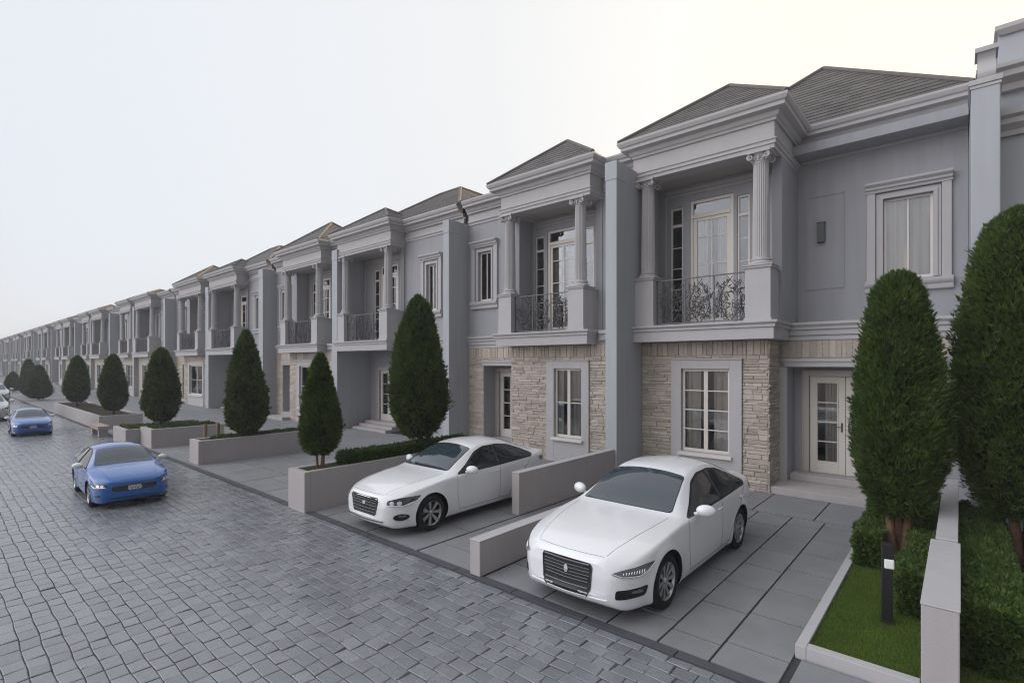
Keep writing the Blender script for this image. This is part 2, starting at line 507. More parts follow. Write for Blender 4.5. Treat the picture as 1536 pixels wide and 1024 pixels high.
def house(label, fl, fr, side, pw, wd, wl, lod, ground, seed, group, papex, mapex, fin, fin_top=7.3,
          gfw=None, ww=None, lamp=False, yb=12.45, cc=None, curt='both', xs=None, p0=0.0, door=None):
    """fl, fr: party-wall faces; side: which end the balcony porch is on; pw: porch width; wd / wl: wing wall planes upper / lower"""
    rng = random.Random(seed)
    xm = (fl+fr)/2
    root = empty('townhouse', (0, 0, 0))
    tag(root, label, 'house', group)
    base, dr = (fl, 1) if side == 'L' else (fr, -1)
    W = fr-fl
    X = lambda p: base+dr*p
    def sp(p0, p1): return tuple(sorted((X(p0), X(p1))))
    def BX(mb, p0, p1, y0, y1, z0, z1, mi=0): mb.box(X(p0), X(p1), y0, y1, z0, z1, mi)
    def path(pts):
        q = [(X(p), y) for (p, y) in pts]
        return q if dr > 0 else q[::-1]
    ZS = 3.57; ys = 11.53; yf = 11.0
    pc = pw-.12          # porch body right end (wall line)
    q0 = p0+.12 if p0 > 0 else 0.0
    # --- walls
    wmb = MB()
    # upper wing
    wx = sp(pc-.15, W)
    if ww is None: ww = (pc+.35, W-.35, 4.45, 6.3)
    wh = [(*sp(ww[0], ww[1]), ww[2], ww[3])]
    rect_holes(wmb, wx[0], wx[1], ZS-.05, 7.75, wd, wh, .2)
    # balcony back wall and its three openings
    dmid = pw*.425; dw = .52 if pw < 3.5 else .58
    s1 = (dmid-dw-.50, dmid-dw-.17); s2 = (dmid+dw+.08, dmid+dw+.36)
    c1, c2 = cc if cc else (.22, pw-.41)
    if pw > 3.3: dmid = (c1+c2)/2+.06; s1 = (dmid-dw-.48, dmid-dw-.12); s2 = (dmid+dw+.12, dmid+dw+.48)
    zd0, zd1 = ZS+.02, 6.70
    dh = [(*sp(dmid-dw, dmid+dw), zd0, zd1), (*sp(*s1), zd0, zd1-.10), (*sp(*s2), zd0, zd1-.10)]
    bx = sp(q0+.0, pc-.15)
    if p0 > 0:
        rect_holes(wmb, *sp(0, q0), ZS-.05, 7.75, wd, [], .2)
        BX(wmb, q0+.006, q0+.2, ys+.35, max(wd, yb)+.1, ZS-.02, 7.055)
    rect_holes(wmb, bx[0], bx[1], ZS-.05, 7.75, yb, dh, .2)
    # porch cheek wall beside the wing
    BX(wmb, pc-.20, pc-.006, ys+.35, max(wd, yb)+.1, ZS-.02, 7.055)
    # floors, back
    BX(wmb, 0, W, wl+.3, 20.4, 3.25, ZS-.06)
    BX(wmb, 0, W, 20.4, 20.6, 0, 7.6)
    BX(wmb, 0, W, min(wd, yb)+.25, 20.4, 7.3, 7.5)
    # lower storey
    if ground == 'stone':
        if gfw is None: gfw = (pw*.27, pw*.72, .70, 2.58)
        gh = [(*sp(gfw[0], gfw[1]), gfw[2], gfw[3])]
        gx = sp(0, pc-.18)
        rect_holes(wmb, gx[0], gx[1], 0, ZS-.1, ys+.02, gh, .2)
        BX(wmb, pc-.38, pc-.18, ys+.221, wl+.3, 0, 3.2)
    else:
        gfw = None
        gx = sp(0, pc-.18)
    # lower wing opening
    lw0 = pc-.18
    if wl > 12: d0, d1 = lw0+.30, min(lw0+2.7, W-.2)
    else: d0, d1 = lw0+.05, max(lw0+.05+1.0, min(lw0+1.5, W-.5))
    if door: d0 = door[0]
    if ground == 'recess': d0, d1 = .001, max(1.0, W*.40)
    lx = sp(lw0, W)
    ddep = .6
    if ground == 'stone':
        rect_holes(wmb, lx[0], lx[1], 0, ZS-.1, wl, [(*sp(d0, d1), -.01, 2.62)], ddep)
    else:
        lx2 = sp(W*.55, W)
        rect_holes(wmb, lx2[0], lx2[1], 0, ZS-.1, wl, [], .2)
        BX(wmb, W*.55, W*.55+.2, wl+.201, 13.1, 0, 3.25)
    yd = wl+ddep
    if ground == 'recess': yd = 12.8; d0, d1 = W*.05, W*.38
    # back wall of the door recess
    dc = door[1] if door else (d0+d1)/2
    dhw = min(.68, (d1-d0)/2-.12)
    if ground == 'recess':
        dc = W*.20
        rx = sp(0, W*.55)
    else: rx = sp(d0, d1)
    z_d = .30
    rect_holes(wmb, rx[0], rx[1], 0, 3.2, yd, [(*sp(dc-dhw, dc+dhw), z_d, 2.42)], .2)
    wmb.build('facade_wall', M['wall'], root, fix=True)
    # --- stone cladding
    if ground == 'stone':
        sur = (*sp(gfw[0]-.24, gfw[1]+.26), .0, gfw[3]+.2)
        if lod >= 1:
            smb = MB()
            bg = 1.0 if lod == 2 else 1.35
            stones(smb, lambda u, o, z: (u, ys+.02-o, z), gx[0], gx[1], .0, 3.19, [sur], rng, bg, soldier=2.88)
            if wl > 12:   # return round the corner and band over the opening
                xr_ = X(pc-.18)
                stones(smb, lambda u, o, z: (xr_+dr*o, u, z), ys+.0, wl, .0, 3.19, [], rng, bg)
                band = sp(lw0+.06, W)
                stones(smb, lambda u, o, z: (u, wl-o*.6, z), band[0], band[1], 2.82, 3.19, [], rng, bg, soldier=2.821)
            else:
                smb.build('stone_cladding', M['stone'], root, fix=True); smb = MB()
                band = sp(lw0+.02, W)
                stones(smb, lambda u, o, z: (u, wl-o*.7, z), band[0], band[1], .0, 3.19, [(*sp(d0-.02, d1+.02), -.1, 2.80)], rng, bg, soldier=2.86)
            smb.build('stone_cladding', M['stone'], root, fix=True)
        else:
            smb = MB()
            smb.box(gx[0], sur[0], ys-.02, ys+.015, 0, 3.19); smb.box(sur[1], gx[1], ys-.02, ys+.015, 0, 3.19); smb.box(sur[0], sur[1], ys-.02, ys+.015, sur[3], 3.19)
            smb.build('stone_cladding', M['stone'], root)
        # flat painted surround
        f = MB(); a, b, c, d = sur; ha = (*sp(gfw[0], gfw[1]), gfw[2], gfw[3])
        y0, y1 = ys-.05, ys+.017
        f.box(a+.003, ha[0], y0, y1, .0, d); f.box(ha[1], b-.003, y0, y1, .0, d)
        f.box(ha[0], ha[1], y0, y1, ha[3], d); f.box(ha[0], ha[1], y0, y1, .0, ha[2])
        f.box(a-.006, b+.006, y0-.025, y1, d+.001, d+.035)
        f.build('window_surround', M['trim'], root, bevel=.006 if lod == 2 else 0)
        window(root, ha[0]+.002, ha[1]-.002, ha[2]+.002, ha[3]-.002, ys+.04, 2, 4 if side == 'L' else 2, curtain='both' if side == 'L' else 'half', seed=seed, lod=lod, mid=True)
        s = MB(); s.box(ha[0]-.06, ha[1]+.06, ys-.12, y0-.001, ha[2]-.09, ha[2]-.02)
        s.build('window_sill', M['frame'], root, bevel=.008 if lod == 2 else 0)
        # lintel over the wing opening
        l = MB()
        l.box(*sp(d0-.05, d1+.03), wl-.06, wl-.001, 2.63, 2.79)
        l.box(*sp(d0-.09, d1+.07), wl-.09, wl-.061, 2.74, 2.80)
        if wl > 12: BX(l, lw0+.005, d0-.004, wl-.05, wl-.001, .0, 2.62)
        l.build('lintel', M['trim'], root, bevel=.006 if lod == 2 else 0)
    # --- front door
    dx0, dx1 = sp(dc-dhw, dc+dhw)
    if lod >= 1:
        fmb = MB(); t = .10
        fmb.box(dx0-t, dx0, yd-.04, yd-.001, z_d, 2.42+t); fmb.box(dx1, dx1+t, yd-.04, yd-.001, z_d, 2.42+t); fmb.box(dx0, dx1, yd-.04, yd-.001, 2.42, 2.42+t)
        fmb.box(dx0-t-.03, dx0-t, yd-.06, yd-.001, z_d, 2.55); fmb.box(dx1+t, dx1+t+.03, yd-.06, yd-.001, z_d, 2.55); fmb.box(dx0-t, dx1+t, yd-.06, yd-.001, 2.42+t, 2.55)
        fmb.build('door_frame', M['door'], root, bevel=.006 if lod == 2 else 0)
    nleaf = 2 if dhw > .5 else 1
    for k in range(nleaf):
        a = dx0+(dx1-dx0)*k/nleaf; b = dx0+(dx1-dx0)*(k+1)/nleaf
        dmb = MB(); y0 = yd+.05
        st = .13 if nleaf == 2 else .17
        dmb.box(a+.004, a+st, y0, y0+.05, z_d, 2.415); dmb.box(b-st, b-.004, y0, y0+.05, z_d, 2.415)
        dmb.box(a+st, b-st, y0, y0+.05, z_d, z_d+.26); dmb.box(a+st, b-st, y0, y0+.05, 2.27, 2.415)
        iz0, iz1 = z_d+.26, 2.27
        for (u, v) in ((a+st, a+st+.025), (b-st-.025, b-st)): dmb.box(u, v, y0-.015, y0+.03, iz0, iz1)
        for r in range(1, 4):
            zc = iz0+(iz1-iz0)*r/4
            dmb.box(a+st+.025, b-st-.025, y0+.01, y0+.04, zc-.013, zc+.013)
        dd = dmb.build('front_door', M['frame'], root, bevel=.005 if lod == 2 else 0)
        g = MB(); g.box(a+st+.026, b-st-.026, y0+.020, y0+.024, iz0+.001, iz1-.001); g.build('pane', M['glass'], dd)
        if lod >= 1:
            h = MB(); hx = b-st*.5 if k == 0 else a+st*.5
            h.box(hx-.018, hx+.018, y0-.012, y0-.001, 1.22, 1.42); h.tube([(hx, y0-.012, 1.33), (hx, y0-.05, 1.33), (hx+.09*(-1 if k == 0 else 1), y0-.055, 1.33)], .009, 6)
            h.build('door_handle', M['iron'], dd, smooth=True)
            c = MB(); n = 26; pts = [(a+st+(b-a-2*st)*(.35+.65*i/n), y0+.15+.022*math.sin(i*1.1)) for i in range(n+1)]
            for i in range(n): c.quad((*pts[i], z_d+.2), (*pts[i+1], z_d+.2), (*pts[i+1], 2.3), (*pts[i], 2.3))
            c.build('curtain', M['curtain'], dd, smooth=True, fix=False)
    # --- steps
    st = MB()
    if ground == 'stone' and wl > 12:
        st.box(*sp(lw0-.0, W), ys+.04, wl-.05, 0, .15); st.box(*sp(d0+.0, d1), wl-.05, yd-.062, 0, .15); st.box(*sp(d0+.002, d1-.002), wl+.18, yd-.062, .151, z_d-.002)
    elif ground == 'stone':
        st.box(*sp(d0-.1, d1+.2), wl-.75, wl-.10, 0, .14); st.box(*sp(d0+.002, d1-.002), wl-.098, yd-.062, 0, z_d-.002)
    else:
        for k in range(3): st.box(*sp(W*.04, W*.38), 11.75+k*.3, 12.73, .0+k*.10+.001*k, .098+k*.10)
    st.build('front_step', M['concrete'], root, bevel=.01 if lod == 2 else 0)
    # --- string course and balcony slab
    if lod >= 0:
        sc_ = MB()
        sc_.sweep(path([(pc+.002, min(wd, wl)), (W, min(wd, wl))]), [(-.1, 3.30), (.05, 3.30), (.05, 3.40), (.09, 3.42), (.09, 3.47), (.14, 3.52), (.14, 3.57), (-.1, 3.57)])
        if wd > wl+.1: sc_.box(*sp(pc+.002, W), wl, wd+.05, 3.46, 3.56)
        sc_.sweep(path([(pc-.1, wl), (W, wl)]), [(-.05, 3.195), (.03, 3.195), (.03, 3.24), (.015, 3.25), (.015, 3.295), (-.05, 3.295)])
        sc_.build('string_course', M['trim'], root, bevel=.004 if lod == 2 else 0)
    bs = MB()
    slabp = [(0.0, yf), (pw, yf), (pw, max(wd, wl+.1)-.0)]
    if p0 > 0: slabp = [(p0, max(wd, wl+.1))]+[(p0, yf)]+slabp[1:]
    bs.sweep(path(slabp), [(-.3, 3.20), (-.085, 3.20), (-.085, 3.425), (-.05, 3.44), (-.05, 3.49), (-.02, 3.51), (0, 3.53), (0, 3.57), (-.3, 3.57)])
    BX(bs, p0+.299 if p0 > 0 else 0.0, pw-.299, yf+.299, yb+.02, 3.205, 3.565)
    if p0 > 0: BX(bs, 0, p0-.002, ys-.03, wd+.05, 3.30, 3.555); BX(bs, 0, p0-.002, ys-.07, ys-.031, 3.47, 3.56)
    bs.build('balcony_slab', M['trim'], root, bevel=.004 if lod == 2 else 0)
    # --- pedestals, columns, railing
    yc = yf+.42
    hw = .245; zp = 4.72
    for pcx in (c1, c2):
        pm = MB(); cx = X(pcx)
        pm.box(cx-hw, cx+hw, yc-hw, yc+hw, ZS+.06, zp-.07)
        pm.box(cx-hw-.02, cx+hw+.02, yc-hw-.02, yc+hw+.02, ZS, ZS+.06)
        pm.box(cx-hw-.03, cx+hw+.03, yc-hw-.03, yc+hw+.03, zp-.07, zp-.025); pm.box(cx-hw-.05, cx+hw+.05, yc-hw-.05, yc+hw+.05, zp-.025, zp)
        pm.build('pedestal', M['trim'], root, bevel=.006 if lod == 2 else 0)
        column(root, cx, yc, zp, 7.06, .165, lod)
    pmb = MB(); pmb2 = MB()   # solid parapet from the outer pedestal back to the cheek wall
    BX(pmb, c2+hw-.16, c2+hw-.02, yc+hw+.001, ys+.38, ZS+.001, zp-.08); BX(pmb, c2+hw-.20, c2+hw+.02, yc+hw+.001, ys+.38, zp-.079, zp-.03)
    if c1 > .6:
        BX(pmb2, c1-hw+.02, c1-hw+.16, yc+hw+.001, ys+.38, ZS+.001, zp-.08); BX(pmb2, c1-hw-.02, c1-hw+.20, yc+hw+.001, ys+.38, zp-.079, zp-.03)
        pmb2.build('parapet', M['trim'], root)
    pmb.build('parapet', M['trim'], root)
    rx0, rx1 = sp(c1+hw+.005, c2-hw-.005)
    railing(root, rx0, rx1, yc-.08, ZS, ZS+1.06, rng, lod)
    # --- french door and sidelights
    a, b = sp(dmid-dw, dmid+dw)
    fd = MB(); y0 = yb+.03; t = .075; zt = 6.26
    fd.box(a+.002, a+t, y0, y0+.08, zd0, zd1-.002); fd.box(b-t, b-.002, y0, y0+.08, zd0, zd1-.002)
    fd.box(a+t, b-t, y0, y0+.08, zd1-t, zd1-.002); fd.box(a+t, b-t, y0-.01, y0+.07, zt, zt+.10)
    fd.box(a+t, a+t+.09, y0+.02, y0+.06, zd0+.001, zt-.001); fd.box(b-t-.09, b-t, y0+.02, y0+.06, zd0+.001, zt-.001)
    fd.box(a+t+.09, b-t-.09, y0+.02, y0+.06, zd0+.001, zd0+.2); fd.box(a+t+.09, b-t-.09, y0+.02, y0+.06, zt-.08, zt-.001)
    xm_ = (a+b)/2
    fd.box(xm_-.022, xm_+.022, y0+.018, y0+.062, zd0+.2, zt-.08)
    for k in range(1, 4):
        zc = zd0+.2+(zt-.08-zd0-.2)*k/3.6
        for (u, v) in ((a+t+.09, xm_-.022), (xm_+.022, b-t-.09)): fd.box(u, v, y0+.026, y0+.054, zc-.013, zc+.013)
    fo = fd.build('french_door', M['frame'], root, bevel=.006 if lod == 2 else 0)
    g = MB(); g.box(a+t+.091, b-t-.091, y0+.038, y0+.042, zd0+.201, zt-.081); g.box(a+t+.001, b-t-.001, y0+.038, y0+.042, zt+.101, zd1-t-.001)
    g.build('pane', M['glass'], fo)
    if lod >= 1:
        c = MB(); n = 40; w0 = b-a-2*t
        for (u, v) in ((.0, .36), (.62, 1)):
            pts = [(a+t+w0*(u+(v-u)*i/n), y0+.13+.03*math.sin(i*.9+u*4)) for i in range(n+1)]
            for i in range(n): c.quad((*pts[i], zd0+.1), (*pts[i+1], zd0+.1), (*pts[i+1], zt), (*pts[i], zt))
        c.build('curtain', M['curtain'], fo, smooth=True, fix=False)
    if lod >= 1:
        for s_ in (s1, s2):
            a, b = sp(*s_)
            sl = MB()
            sl.box(a+.002, a+.045, y0, y0+.06, zd0, zd1-.102); sl.box(b-.045, b-.002, y0, y0+.06, zd0, zd1-.102)
            sl.box(a+.045, b-.045, y0, y0+.06, zd1-.15, zd1-.102); sl.box(a+.045, b-.045, y0-.006, y0+.06, 6.12, 6.19); sl.box(a+.045, b-.045, y0, y0+.06, zd0, zd0+.1)
            for k in range(1, 5): sl.box(a+.045, b-.045, y0+.015, y0+.045, 6.12-k*.52-.011, 6.12-k*.52+.011)
            so = sl.build('sidelight', M['frame'], root, bevel=.005 if lod == 2 else 0)
            g = MB(); g.box(a+.046, b-.046, y0+.028, y0+.032, zd0+.101, zd1-.151); g.build('pane', M['glass'], so)
        tr = MB()   # panelled architrave over the balcony doors
        a, b = sp(.18, pc-.32)
        tr.box(a, b, yb-.03, yb-.001, 6.86, 6.92); tr.box(a+.04, b-.04, yb-.018, yb-.001, 6.95, 7.03)
        tr.box(a, a+.05, yb-.03, yb-.001, ZS, 6.859); tr.box(b-.05, b, yb-.03, yb-.001, ZS, 6.859)
        tr.build('door_surround', M['trim'], root, bevel=.005 if lod == 2 else 0)
    # --- wing window with hooded surround
    a, b, c, d = wh[0]
    window(root, a+.002, b-.002, c+.002, d-.002, wd+.07, 2, 1, curtain=curt if curt != 'both' else 'full', seed=seed+5, lod=lod, bar=.05)
    su = MB(); q = .15; pj = .07
    su.box(a-.07, a, wd-.05, wd-.001, c, d); su.box(b, b+.07, wd-.05, wd-.001, c, d); su.box(a-.07, b+.07, wd-.05, wd-.001, d+.001, d+.07)
    su.box(a-.12, a-.07, wd-.025, wd-.001, c, d+.12); su.box(b+.07, b+.12, wd-.025, wd-.001, c, d+.12); su.box(a-.07, b+.07, wd-.025, wd-.001, d+.071, d+.12)
    su.box(a-.13-q, a-.13, wd-pj, wd-.001, c-.02, d+.14); su.box(b+.13, b+.13+q, wd-pj, wd-.001, c-.02, d+.14)
    hp = [(0, d+.141), (.08, d+.141), (.09, d+.19), (.13, d+.21), (.13, d+.25), (.19, d+.30), (.19, d+.345), (0, d+.345)]
    su.sweep([(a-.15-q, wd-.001), (b+.15+q, wd-.001)], hp)
    sp2 = [(0, c-.26), (.07, c-.26), (.08, c-.235), (.08, c-.16), (.12, c-.13), (.14, c-.09), (.14, c-.03), (.10, c-.021), (0, c-.021)]
    su.sweep([(a-.16-q, wd-.001), (b+.16+q, wd-.001)], sp2)
    su.build('window_surround', M['trim'], root, bevel=.005 if lod == 2 else 0)
    # --- entablature of the porch
    e = MB()
    x0p, x1p = .0, pc
    ef = yf+.28
    ep = path([(x0p-.1, ef), (x1p, ef), (x1p, max(wd, yb)+.05)]) if p0 == 0 else path([(q0, max(wd, yb)), (q0, ef), (x1p, ef), (x1p, max(wd, yb))])
    e.sweep(ep, [(-.42, 7.06), (0, 7.06), (0, 7.14), (.03, 7.15), (.03, 7.21), (.055, 7.23), (.055, 7.25), (0, 7.26), (0, 7.66), (-.42, 7.66)])
    e.build('entablature', M['trim'], root, bevel=.004 if lod == 2 else 0)
    ce = MB(); BX(ce, q0+.421 if p0 > 0 else 0, pc-.421, ef+.421, yb+.15, 7.10, 7.16); ce.build('porch_ceiling', M['soffit'], root)
    cn = MB()
    xs_ = xs if xs is not None else .02
    if p0 > 0:
        xs_ = q0
        cn.sweep(path([(0, wd-.06), (q0, wd-.06), (q0, ef), (x1p, ef), (x1p, wd-.06), (W, wd-.06)]), prof(7.60, 1.0, .86))
        cn.sweep(path([(0, wd-.001), (q0-.055, wd-.001)]), [(-.05, 7.24), (.03, 7.24), (.03, 7.30), (.07, 7.33), (.07, 7.37), (.03, 7.38), (.03, 7.62), (-.05, 7.62)])
    else: cn.sweep(path([(xs_, wd+2), (xs_, ef), (x1p, ef), (x1p, wd-.06), (W, wd-.06)]), prof(7.60, 1.0, .86))
    cn.sweep(path([(x1p+.055, wd-.001), (W, wd-.001)]), [(-.05, 7.24), (.03, 7.24), (.03, 7.30), (.07, 7.33), (.07, 7.37), (.03, 7.38), (.03, 7.62), (-.05, 7.62)])
    cn.build('cornice', M['trim'], root, bevel=.004 if lod == 2 else 0)
    # --- roof
    rf = MB(); rd = MB()
    ze = 7.975
    o = .30
    e0, e1 = sp(xs_-o+.02, x1p+o)
    yE = ef-o
    za, ya = papex
    xc = (e0+e1)/2
    A, B = (e0, yE, ze), (e1, yE, ze); P = (xc, ya, za); Q = (xc, ya+.01, za)
    yQ = 2*ya-yE
    A2, B2 = (e0, yQ, ze), (e1, yQ, ze)
    tile_face(rf, A, B, P, P, rng, lod=lod); tile_face(rf, B, B2, Q, P, rng, lod=lod); tile_face(rf, A2, A, P, Q, rng, lod=lod)
    for (s_, t_) in ((A, P), (B, P), (A2, P), (B2, P)): rd.tube([Vector(s_)+Vector((0, 0, .02)), Vector(t_)+Vector((0, 0, .02))], .05, 8)
    zm_, ym_, half = mapex
    m0, m1 = sp(-.1, W+.1) if True else 0
    yM = wd-.06-.28
    # the main hipped roof stands behind the porch roof
    C0, C1, C2, C3 = (m0, yM, ze-.01), (m1, yM, ze-.01), (m1, 21.0, ze-.01), (m0, 21.0, ze-.01)
    xc = (m0+m1)/2
    T0, T1 = (xc-half, ym_, zm_), (xc+half, ym_, zm_)
    yb_ = max(ym_+.1, 21.0-(ym_-yM))
    T2, T3 = (xc+half, yb_, zm_), (xc-half, yb_, zm_)
    tile_face(rf, C0, C1, T1, T0, rng, lod=lod); tile_face(rf, C1, C2, T2, T1, rng, lod=lod); tile_face(rf, C3, C0, T0, T3, rng, lod=lod)
    rf.quad(C2, C3, T3, T2)
    if half > .02 or yb_-ym_ > .02: rf.quad(T0, T1, T2, T3)
    for (s_, t_) in ((C0, T0), (C1, T1), (T0, (T1[0]+.001, T1[1], T1[2])), (T1, T2), (T0, T3)): rd.tube([Vector(s_)+Vector((0, 0, .02)), Vector(t_)+Vector((0, 0, .02))], .055, 8)
    ro = rf.build('roof', M['tile'], root, fix=False)
    rd.build('ridge_cap', M['ridge'], ro, smooth=True)
    # --- party wall at the left
    if fin:
        fx0, fx1, fy = fin
        fb = MB()
        fb.box(fx0, fx1, fy, 20.7, 0, fin_top)
        fb.box(fx0-.012, fx1+.012, fy-.012, fy+.45, fin_top-.42, fin_top-.002) if lod >= 1 else None
        fb.build('side_wall', M['fin'], root, bevel=.012 if lod >= 1 else 0)
    if lamp:
        pm = MB(); a, b = sp(W-2.79, W-2.03) if dr > 0 else sp(.1, .2)
        t = .028; y0 = wd-.014
        for (u0, u1, v0, v1) in ((a, a+t, 4.37, 6.48), (b-t, b, 4.37, 6.48), (a+t, b-t, 4.37, 4.37+t), (a+t, b-t, 6.48-t, 6.48)):
            pm.box(u0, u1, y0, wd-.001, v0, v1)
        pm.build('wall_panel', M['wall'], root, bevel=.004)
        lm = MB(); cx = (a+b)/2-.06
        lm.box(cx-.075, cx+.075, wd-.10, wd-.001, 5.42, 5.85); lm.box(cx-.085, cx+.085, wd-.115, wd-.001, 5.851, 5.865)
        lm.box(cx-.055, cx+.055, wd-.104, wd-.101, 5.46, 5.80)
        lm.build('wall_lamp', M['fixture'], root, bevel=.006)
    return root
# ------------------------------------------------------------------ cars
def cr(keys):
    """smooth monotone-ish interpolation through (x, v) keys"""
    xs = [k[0] for k in keys]; vs = [k[1] for k in keys]
    n = len(xs)
    d = [(vs[i+1]-vs[i])/(xs[i+1]-xs[i]) for i in range(n-1)]
    m = [d[0]]+[0 if d[i-1]*d[i] <= 0 else 2*d[i-1]*d[i]/(d[i-1]+d[i]) for i in range(1, n-1)]+[d[-1]]
    def f(x):
        if x <= xs[0]: return vs[0]
        if x >= xs[-1]: return vs[-1]
        i = 0
        while xs[i+1] < x: i += 1
        h = xs[i+1]-xs[i]; t = (x-xs[i])/h
        return ((2*t**3-3*t*t+1)*vs[i]+(t**3-2*t*t+t)*h*m[i]+(-2*t**3+3*t*t)*vs[i+1]+(t**3-t*t)*h*m[i+1])
    return f

SEDAN = dict(L=4.8, ax=(.95, 3.72), tr=.345, tw=.235,
    zb=[(0,.34),(.05,.24),(.2,.165),(.6,.155),(4.2,.165),(4.55,.24),(4.8,.40)],
    zc=[(0,.70),(.03,.755),(.12,.80),(.4,.885),(.9,.975),(1.38,1.03),(1.47,1.055),(1.9,1.27),(2.25,1.42),(2.5,1.485),(2.9,1.51),(3.3,1.485),(3.65,1.40),(4.1,1.215),(4.3,1.145),(4.55,1.115),(4.72,1.09),(4.78,1.0),(4.8,.85)],
    ze=[(0,.69),(.03,.735),(.12,.775),(.4,.85),(.9,.935),(1.38,.985),(1.47,1.005),(1.9,1.205),(2.25,1.345),(2.5,1.405),(2.9,1.425),(3.3,1.395),(3.65,1.315),(4.1,1.165),(4.3,1.115),(4.55,1.09),(4.72,1.065),(4.78,.98),(4.8,.84)],
    zs=[(0,.63),(.05,.66),(.15,.70),(.4,.775),(.9,.865),(1.4,.925),(2.5,.965),(3.5,1.0),(4.2,1.04),(4.6,1.02),(4.75,.95),(4.8,.80)],
    we=[(0,.42),(.05,.50),(.15,.57),(.4,.64),(.9,.70),(1.38,.745),(1.6,.72),(2.0,.635),(2.4,.58),(3.2,.565),(3.7,.58),(4.1,.63),(4.4,.66),(4.7,.63),(4.8,.52)],
    ws=[(0,.52),(.02,.58),(.07,.66),(.15,.73),(.35,.815),(.7,.872),(1.2,.895),(2.4,.905),(3.4,.905),(3.9,.895),(4.3,.85),(4.6,.78),(4.75,.69),(4.8,.58)],
    wm=[(0,.55),(.02,.62),(.07,.70),(.15,.765),(.35,.85),(.7,.90),(1.2,.920),(2.4,.925),(3.4,.925),(3.9,.92),(4.3,.885),(4.6,.81),(4.75,.72),(4.8,.60)],
    wb=[(0,.50),(.02,.57),(.07,.66),(.15,.73),(.35,.81),(.7,.865),(1.2,.875),(3.4,.875),(4.0,.86),(4.4,.80),(4.75,.66),(4.8,.55)],
    ws_base=(1.40,.985), roofx=(2.28,3.42))

def car_body(S):
    F = {k: cr(S[k]) for k in ('zb','zc','ze','zs','we','ws','wm','wb')}
    L = S['L']
    xs = []
    x = 0
    for k in range(97):
        t = k/96
        xs.append(L*(.5-.5*math.cos(PI*(.08+.84*t)) - .5+.5*math.cos(PI*.08))/(math.cos(PI*.08)))
    xs = [L*(v-xs[0])/(xs[-1]-xs[0]) for v in xs]
    def profile(x):
        zb, zc, ze, zs, we, ws, wm, wb = [F[k](x) for k in ('zb','zc','ze','zs','we','ws','wm','wb')]
        zm = zb+(zs-zb)*.60
        P = [(0, zb), (wb*.90, zb), (wb, zb+.045), (wb+(wm-wb)*.75, zb+(zm-zb)*.45), (wm, zm), (wm-.004, zm+(zs-zm)*.55), (ws, zs),
             (ws+(we-ws)*.5+.012, zs+(ze-zs)*.5+.004), (we, ze), (we*.86, ze+(zc-ze)*.42), (we*.45, ze+(zc-ze)*.83), (0, zc)]
        seg = [3, 3, 4, 4, 4, 4, 6, 6, 4, 5, 5]
        out = []
        n = len(P)
        for i in range(n-1):
            p0 = P[max(i-1, 0)]; p1 = P[i]; p2 = P[i+1]; p3 = P[min(i+2, n-1)]
            if i == 0: p0 = (-P[1][0], P[1][1])
            if i == n-2: p3 = (-P[n-2][0], P[n-2][1])
            for k in range(seg[i]):
                t = k/seg[i]
                q = []
                for c in (0, 1):
                    m1 = (p2[c]-p0[c])*.42; m2 = (p3[c]-p1[c])*.42
                    # limit overshoot
                    d = p2[c]-p1[c]
                    if d == 0: m1 = m2 = 0
                    else:
                        m1 = max(min(m1/d, 2.2), -.25)*d; m2 = max(min(m2/d, 2.2), -.25)*d
                    q.append((2*t**3-3*t*t+1)*p1[c]+(t**3-2*t*t+t)*m1+(-2*t**3+3*t*t)*p2[c]+(t**3-t*t)*m2)
                out.append(tuple(q))
        out.append(P[-1])
        return out
    verts = []; faces = []
    rings = []
    for x in xs:
        pr = profile(x)
        n = len(pr)
        ring = []
        full = [(y, z) for (y, z) in pr]+[(-y, z) for (y, z) in pr[-2:0:-1]]
        for (y, z) in full:
            # slight flare round the wheel arches
            for a in S['ax']:
                r = math.hypot(x-a, z-S['tr'])
                g = .022*math.exp(-((r-S['tr']-.055)/.055)**2)
                if abs(y) > .5 and z < 1.0: y += math.copysign(g, y)
            # plan curvature of nose and tail
            verts.append((x, y, z)); ring.append(len(verts)-1)
        rings.append(ring)
    m = len(rings[0])
    for i in range(len(rings)-1):
        for k in range(m):
            q = (k+1) % m
            faces.append((rings[i][k], rings[i+1][k], rings[i+1][q], rings[i][q]))
    # end caps as strips
    for ring, fl in ((rings[0], False), (rings[-1], True)):
        h = m//2
        for k in range(h):
            a, b, c, d = ring[k], ring[(k+1)], ring[(m-k-1) % m], ring[(m-k) % m]
            q = [a, b, c, d]
            q = list(dict.fromkeys(q))
            if len(q) >= 3: faces.append(tuple(q if fl else q[::-1]))
    # gentle plan bow of the nose: front face is not flat
    out = []
    for (x, y, z) in verts:
        if x < .6: x += .10*(abs(y)/.6)**2*max(0, 1-x/.6)*.55 + .035*max(0, (z-.55)/.25)*max(0, 1-x/.25) if x < .6 else 0
        if x > L-.5: x -= .10*(abs(y)/.6)**2*max(0, 1-(L-x)/.5)*.55
        out.append((x, y, z))
    return out, faces

def resample(poly, n):
    P = [Vector((*p, 0)) for p in poly]
    P.append(P[0])
    ls = [0]
    for i in range(len(P)-1): ls.append(ls[-1]+(P[i+1]-P[i]).length)
    out = []
    for k in range(n):
        d = ls[-1]*k/n
        i = 0
        while ls[i+1] < d: i += 1
        t = (d-ls[i])/max(ls[i+1]-ls[i], 1e-9)
        out.append(P[i].lerp(P[i+1], t))
    return [(p.x, p.y) for p in out]

